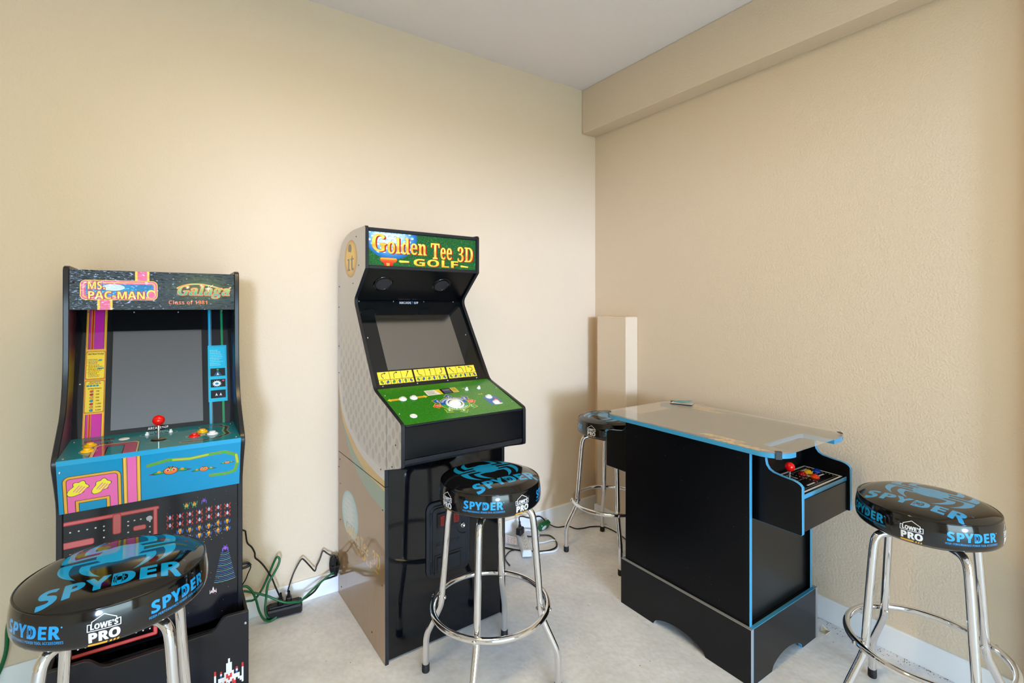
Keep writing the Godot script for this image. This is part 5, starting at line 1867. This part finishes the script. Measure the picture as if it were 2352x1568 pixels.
func stools() -> void:
	M.seat_top = printed(tex_seat_top(), 0.07, 0.6)
	M.seat_band = printed(tex_seat_band(), 0.09, 0.6)
	M.seat_band.uv1_scale = Vector3(4, 1, 1)
	var first := make_stool()
	# place, turn of the legs, turn of the top print, angle of a badge on the band
	var spots := [
		[Vector3(-1.440, 0, 0.938), -0.5, 0.0, 4.5, "chrome bar stool with black seat standing in front of the golf machine's coin door"],
		[Vector3(-2.533, 0, 0.978), -4.0, 0.0, -2.5, "chrome bar stool nearest the left edge, its seat reflecting the pink and blue arcade print"],
		[Vector3(-0.385, 0, 1.940), 8.0, -90.0, -84.0, "chrome bar stool at the right edge, in front of the right wall's white baseboard"],
		[Vector3(-0.347, 0, 0.487), 11.0, 96.0, -79.5, "chrome bar stool tucked behind the glass-topped table beside the corner post"],
	]
	for i in spots.size():
		var o := first
		if i > 0:
			o = first.duplicate()
			o.name = numbered("bar_stool")
			add_child(o)
		o.position = spots[i][0]
		tag(o, spots[i][4], "bar stool", "matching bar stools")
	for i in spots.size():
		var o: Node3D = get_node(NodePath("bar_stool" if i == 0 else "bar_stool_%03d" % i))
		o.rotation.y = deg_to_rad(spots[i][1])
		o.get_node("seat/seat_top").rotation.y = deg_to_rad(spots[i][2] - spots[i][1])
		o.get_node("seat/seat_band").rotation.y = deg_to_rad(spots[i][3] - 67.65 - spots[i][1])

# ------------------------------------------------------------------ cables and small things
func cord(called: String, pts: PackedFloat32Array, r: float, m: Material, label: String, group := "") -> MeshInstance3D:
	var g := Geo.new()
	g.tube(smooth(pts, 6), r, 10)
	return single(called, g, m, label, "cord", group)

func cables() -> void:
	var green := mat(Color(0.0, 0.36, 0.19), 0.35)
	var blk := mat(Color(0.03, 0.032, 0.036), 0.35)
	var wht := mat(Color(0.85, 0.86, 0.87), 0.35)
	cord("extension_cord", PackedFloat32Array([-1.759, 0.114, 0.030, -1.768, 0.116, 0.040, -1.787, 0.118, 0.055, -1.833, 0.102, 0.065, -1.889, 0.080, 0.085, -1.923, 0.066, 0.10, -1.944, 0.060, 0.11, -1.966, 0.068, 0.115, -2.015, 0.084, 0.115, -2.084, 0.124, 0.09, -2.158, 0.161, 0.08, -2.185, 0.175, 0.09, -2.185, 0.195, 0.10, -2.161, 0.196, 0.105, -2.140, 0.171, 0.11, -2.124, 0.129, 0.11, -2.111, 0.073, 0.11, -2.091, 0.026, 0.10, -2.071, 0.009, 0.094, -2.054, 0.008, 0.092, -2.030, 0.020, 0.085, -2.010, 0.030, 0.05, -2.000, 0.034, 0.045, -1.992, 0.032, 0.055, -2.018, 0.012, 0.075, -2.042, 0.008, 0.078, -2.059, 0.011, 0.078, -2.079, 0.036, 0.10, -2.088, 0.073, 0.11, -2.083, 0.115, 0.10, -2.072, 0.161, 0.075, -2.052, 0.192, 0.07, -2.028, 0.226, 0.06, -2.021, 0.250, 0.055, -2.032, 0.262, 0.05, -2.052, 0.218, 0.045, -2.076, 0.162, 0.045, -2.099, 0.132, 0.06, -2.126, 0.113, 0.075, -2.153, 0.117, 0.08, -2.19, 0.12, 0.07]), 0.0048, green, "green extension cord looping over the black power strip between the machines")
	cord("extension_cord", PackedFloat32Array([-2.86, 0.34, 0.03, -2.895, 0.31, 0.028, -2.911, 0.252, 0.026, -2.915, 0.176, 0.026, -2.925, 0.126, 0.026, -2.942, 0.078, 0.03, -2.97, 0.02, 0.06, -3.05, 0.007, 0.09]), 0.0065, green, "green cord hanging by the wall at the far left edge")
	cord("loose_cable", PackedFloat32Array([-2.195, 0.43, 0.05, -2.162, 0.416, 0.05, -2.157, 0.400, 0.05, -2.151, 0.360, 0.05, -2.133, 0.334, 0.048, -2.121, 0.305, 0.046, -2.119, 0.283, 0.045, -2.103, 0.263, 0.045, -2.086, 0.239, 0.046, -2.069, 0.208, 0.048, -2.052, 0.173, 0.05, -2.038, 0.131, 0.052, -2.026, 0.098, 0.054, -2.020, 0.080, 0.055]), 0.0036, blk, "black power cord dropping from the left arcade machine to the strip")
	cord("loose_cable", PackedFloat32Array([-1.986, 0.090, 0.052, -1.978, 0.119, 0.05, -1.960, 0.164, 0.046, -1.942, 0.193, 0.04, -1.926, 0.213, 0.036, -1.915, 0.213, 0.036, -1.887, 0.175, 0.04, -1.868, 0.148, 0.042, -1.862, 0.148, 0.042, -1.857, 0.164, 0.04, -1.842, 0.191, 0.038, -1.828, 0.224, 0.034, -1.820, 0.224, 0.034, -1.808, 0.212, 0.038, -1.786, 0.195, 0.045]), 0.0034, blk, "black zigzag power cord between the strip and the golf machine")
	# bundle of folded cord tied beside the golf machine
	var g := Geo.new()
	for i in 5:
		var pts := []
		var w := 0.016 - 0.002 * i
		var h := 0.046 - 0.004 * (i % 3)
		for k in 22:
			var a := TAU * k / 22.0
			pts.append(Vector3(-1.778 + 0.0025 * i + cos(a) * w, 0.147 + 0.002 * (i % 2) + sin(a) * h, 0.034 + 0.0065 * i + 0.002 * sin(a * 2)))
		g.tube(pts, 0.0032, 8, true)
	var tie := Geo.new()
	tie.box(Vector3(-1.772, 0.147, 0.047), Vector3(0.040, 0.007, 0.036), 0.002)
	var bd := part(numbered("cord_bundle"), g, blk, self)
	tag(bd, "oval bundle of folded black cord against the wall beside the golf machine", "cord")
	part("tie", tie, M.rubber, bd)
	cord("loose_cable", PackedFloat32Array([-1.928, 0.052, 0.085, -1.906, 0.052, 0.075, -1.869, 0.061, 0.06, -1.831, 0.090, 0.045, -1.792, 0.091, 0.040, -1.759, 0.087, 0.028]), 0.0045, blk, "flat black lead of the black power strip running behind the golf machine")
	var g2 := Geo.new()
	for i in 3:
		var pts := []
		for k in 16:
			var a := TAU * k / 16.0
			pts.append(Vector3(-2.172 + cos(a) * (0.036 - 0.003 * i), 0.257 + 0.006 * i + sin(a) * 0.010, 0.045 + 0.006 * i))
		g2.tube(pts, 0.0032, 8, true)
	g2.tube(smooth(PackedFloat32Array([-2.139, 0.257, 0.05, -2.138, 0.245, 0.05, -2.149, 0.221, 0.05, -2.157, 0.200, 0.05, -2.17, 0.18, 0.05])), 0.0026, 8)
	single("cord_bundle", g2, blk, "small coil of black cord peeping out behind the left arcade machine", "cord")
	# black power strip with two plugs
	var s := thing("power_strip", "black power strip with two plugs on the floor against the back wall", "power strip", Vector3(-2.004, 0.0, 0.075), deg_to_rad(-7.0))
	var tilt := Transform3D(Basis(Vector3.RIGHT, 0.25), Vector3(0, 0.031, 0))
	var pb := Geo.new()
	pb.box(Vector3.ZERO, Vector3(0.148, 0.046, 0.052), 0.006, tilt)
	part("body", pb, mat(Color(0.045, 0.055, 0.085), 0.4), s)
	var rs := Geo.new()
	rs.box(Vector3(0, 0.0245, -0.004), Vector3(0.128, 0.008, 0.034), 0.003, tilt)
	part("socket_rail", rs, mat(Color(0.06, 0.07, 0.095), 0.45), s)
	var sw := Geo.new()
	sw.box(Vector3(-0.056, 0.030, -0.002), Vector3(0.014, 0.006, 0.018), 0.002, tilt)
	part("switch", sw, M.black, s)
	for x in [-0.016, 0.018]:
		var p := Geo.new()
		p.box(Vector3(x, 0.042, -0.004), Vector3(0.024, 0.030, 0.024), 0.004, tilt)
		p.lathe([Vector2(0.0045, 0.030), Vector2(0.0055, 0.022), Vector2(0.0085, 0.0)], 12, tilt * Transform3D(Basis.IDENTITY, Vector3(x, 0.055, -0.004)))
		var pl := part(numbered("plug"), p, blk, self)
		pl.transform = s.transform
		tag(pl, "black plug in the middle of the black strip, nearer the left machine" if x < 0 else "black plug of the zigzag cord in the black strip", "plug")
	# white power strip on the floor beside the golf machine
	var a := atan2(0.122, -0.262)
	var ws := thing("power_strip", "white power strip lying on the concrete between the golf machine and the corner", "power strip", Vector3(-0.727, 0.0092, 0.160), deg_to_rad(-28.0))
	var wb := Geo.new()
	wb.slab(v2([-0.027, 0.0, 0.027, 0.0, 0.027, 0.026, 0.021, 0.038, -0.021, 0.038, -0.027, 0.026]), Transform3D(Basis.IDENTITY, Vector3(0, 0, -0.145)), 0.29, 0.004)
	part("body", wb, wht, ws)
	for i in 5:
		var so := Geo.new()
		for q in [[-0.008, 0.0, 0.0025, 0.009], [0.008, 0.0, 0.0025, 0.009], [0.0, 0.012, 0.005, 0.005]]:
			so.box(Vector3(q[0], 0.038, -0.045 + 0.040 * i + q[1]), Vector3(q[2], 0.0012, q[3]), 0.0004)
		part("socket", so, mat(Color(0.35, 0.36, 0.38), 0.5), ws)
	var rsw := Geo.new()
	rsw.box(Vector3(0, 0.0395, -0.125), Vector3(0.016, 0.008, 0.026), 0.002)
	part("rocker_switch", rsw, mat(Color(0.35, 0.02, 0.03), 0.3), ws)
	var bp := Geo.new()
	var px := Transform3D(Basis(Vector3.UP, deg_to_rad(28.0)), Vector3(-0.716, 0.0685, 0.108))
	bp.box(Vector3.ZERO, Vector3(0.050, 0.042, 0.036), 0.006, px)
	bp.tube([Vector3(-0.712, 0.078, 0.100), Vector3(-0.703, 0.093, 0.086)], 0.0085, 12)
	bp.tube([Vector3(-0.703, 0.093, 0.086), Vector3(-0.694, 0.106, 0.072)], 0.0062, 12)
	single("plug", bp, mat(Color(0.04, 0.05, 0.07), 0.4), "chunky black plug in the white power strip", "plug")
	cord("loose_cable", PackedFloat32Array([-0.694, 0.106, 0.072, -0.682, 0.122, 0.052, -0.645, 0.112, 0.036, -0.583, 0.085, 0.030, -0.515, 0.078, 0.026, -0.486, 0.062, 0.028, -0.445, 0.020, 0.035, -0.413, 0.004, 0.078, -0.365, 0.004, 0.099, -0.338, 0.004, 0.117, -0.325, 0.004, 0.163, -0.284, 0.004, 0.185, -0.220, 0.004, 0.200, -0.165, 0.006, 0.250, -0.155, 0.006, 0.34, -0.18, 0.006, 0.45, -0.26, 0.006, 0.62, -0.34, 0.006, 0.82, -0.38, 0.006, 0.90]), 0.0036, blk, "black cord along the floor from the white strip under the back stool to the table")
	cord("loose_cable", PackedFloat32Array([-0.84, 0.005, 0.11, -0.828, 0.005, 0.125, -0.778, 0.005, 0.195, -0.700, 0.005, 0.262, -0.635, 0.005, 0.289, -0.577, 0.005, 0.277, -0.535, 0.007, 0.219, -0.525, 0.007, 0.152, -0.569, 0.007, 0.115, -0.640, 0.007, 0.085, -0.680, 0.03, 0.045, -0.700, 0.058, 0.080]), 0.004, blk, "black cord looped on the floor beyond the white power strip")
	cord("loose_cable", PackedFloat32Array([-0.92, 0.005, 0.30, -0.900, 0.005, 0.225, -0.860, 0.005, 0.186, -0.826, 0.004, 0.168, -0.800, 0.004, 0.172]), 0.0032, blk, "thin black cord curving behind the golf machine's right side")
	cord("loose_cable", PackedFloat32Array([-0.640, 0.03, -0.0 + 0.03, -0.60, 0.02, 0.045, -0.555, 0.006, 0.07, -0.575, 0.006, 0.11, -0.639, 0.006, 0.135, -0.660, 0.006, 0.160, -0.617, 0.006, 0.195, -0.547, 0.006, 0.205, -0.540, 0.006, 0.249, -0.585, 0.006, 0.300, -0.627, 0.006, 0.312, -0.690, 0.006, 0.29, -0.74, 0.006, 0.27]), 0.0052, wht, "white lead of the white power strip coiled on the floor")
	# green outlet end with a white face
	var ge := Geo.new()
	var gx := Transform3D(Basis(Vector3.UP, 0.15) * Basis(Vector3.RIGHT, 0.5), Vector3(-0.492, 0.026, 0.052))
	ge.box(Vector3.ZERO, Vector3(0.085, 0.05, 0.030), 0.006, gx)
	var gn := single("cord_outlet", ge, green, "green outlet end with a round white face, on the floor under the back stool's cord", "outlet")
	var gf := Geo.new()
	gf.lathe([Vector2(0.0001, 0.003), Vector2(0.017, 0.003), Vector2(0.018, 0.0)], 24, gx * Transform3D(Basis(Vector3.RIGHT, PI / 2), Vector3(-0.012, 0, 0.0155)))
	part("face", gf, wht, gn)
	# paper tag with printed warnings, still on the white strip's lead
	var tp := Pic.new(220, 110, Color("#e4dedb"))
	for i in 3:
		tp.line(Pic.ell(48 + 62 * i, 62, 20, 20), 5.0, Color("#a35a52"), true)
		tp.line(v2([35 + 62 * i, 76, 61 + 62 * i, 48]), 5.0, Color("#a35a52"))
	for i in 3:
		tp.rect(14, 10 + 11 * i, 200 - 20 * i, 14 + 11 * i, Color("#8a8280"))
	for i in 2:
		tp.rect(14, 90 + 9 * i, 180, 94 + 9 * i, Color("#8a8280"))
	var tg := Geo.new()
	tg.quad(Vector3(-0.804, 0.012, 0.088), Vector3(-0.770, 0.016, 0.150), Vector3(-0.742, 0.034, 0.112), Vector3(-0.766, 0.030, 0.026), Vector3.UP)
	var tgb := Geo.new()
	tgb.quad(Vector3(-0.804, 0.0115, 0.088), Vector3(-0.770, 0.0155, 0.150), Vector3(-0.742, 0.0335, 0.112), Vector3(-0.766, 0.0295, 0.026), Vector3.DOWN)
	single("paper_tag", [tg, tgb], [printed(tp.tex(), 0.6), mat(Color(0.85, 0.83, 0.82), 0.6)], "white warning tag with red symbols beside the white power strip", "tag")

func small_things() -> void:
	# leaflet and the teal strip on the glass
	var lp := Pic.new(160, 100, Color("#e6e6e2"))
	lp.rect(0, 74, 160, 100, Color("#17171a"))
	for i in 4:
		lp.rect(14, 12 + 14 * i, 120 - 12 * (i % 2), 17 + 14 * i, Color("#b0b0ac"))
	var g := Geo.new()
	var gs := Geo.new()
	var pl := v2([-0.055, -0.034, 0.055, -0.034, 0.055, 0.034, -0.055, 0.034])
	var f := Transform3D(Basis(Vector3(0.42, 0, 0.91).normalized(), Vector3(0.91, 0, -0.42).normalized(), Vector3.UP), Vector3(-0.182, 0.8858, 0.848))
	g.slab(pl, f, 0.0016, 0.0, gs, gs, Rect2(-0.055, -0.034, 0.11, 0.068))
	single("leaflet", [g, gs], [printed(lp.tex(), 0.4), M.black], "white leaflet with a black edge lying on the glass at the table's far end", "leaflet")
	var t := Geo.new()
	t.slab(v2([-0.045, -0.012, 0.045, -0.016, 0.050, 0.012, -0.030, 0.016]), Transform3D(Basis(Vector3(0.35, 0.10, 0.93).normalized(), Vector3(0.93, 0, -0.35).normalized(), Vector3(0.35, 0.10, 0.93).normalized().cross(Vector3(0.93, 0, -0.35).normalized())), Vector3(-0.160, 0.8935, 0.834)), 0.002)
	single("card", t, mat(Color(0.12, 0.62, 0.68), 0.35), "small teal card on top of the leaflet", "card")
	# scrap of paper by the baseboard
	var s := Geo.new()
	var r := [Vector3(-0.113, 0.004, 1.502), Vector3(-0.092, 0.022, 1.500), Vector3(-0.086, 0.004, 1.525), Vector3(-0.106, 0.020, 1.540), Vector3(-0.120, 0.003, 1.525)]
	var c := Vector3(-0.103, 0.010, 1.518)
	for i in 5:
		s.quad(r[i], r[(i + 1) % 5], c, c, Vector3.UP)
		var d := Vector3(0, -0.0025, 0)
		s.quad(r[i] + d, r[(i + 1) % 5] + d, c + d, c + d, Vector3.DOWN)
		s.quad(r[i], r[(i + 1) % 5], r[(i + 1) % 5] + d, r[i] + d, r[i] - c)
	single("paper_scrap", s, mat(Color(0.82, 0.78, 0.68), 0.7), "crumpled scrap of pale paper on the floor near the right baseboard", "paper")

	# grit swept along the foot of the right baseboard
	var rn := RandomNumberGenerator.new()
	rn.seed = 17
	var d := Geo.new()
	for i in 420:
		var z := 0.9 + rn.randf() * 1.2
		var x := -0.016 - 0.055 * pow(rn.randf(), 2.2)
		var h := 0.0007 + rn.randf() * 0.0016
		var q := Vector3(x, 0.0004, z)
		var a := rn.randf() * TAU
		var b0 := q + Vector3(cos(a), 0, sin(a)) * h
		var b1 := q + Vector3(cos(a + 2.1), 0, sin(a + 2.1)) * h * 1.3
		var b2 := q + Vector3(cos(a + 4.2), 0, sin(a + 4.2)) * h
		var tp := q + Vector3(0, h * 1.2, 0)
		for e in [[b0, b1], [b1, b2], [b2, b0]]:
			d.quad(e[0], e[1], tp, tp, Vector3.UP)
	single("floor_grit", d, mat(Color(0.30, 0.24, 0.16), 0.9), "brown grit swept along the foot of the right baseboard", "dirt", "", "stuff")
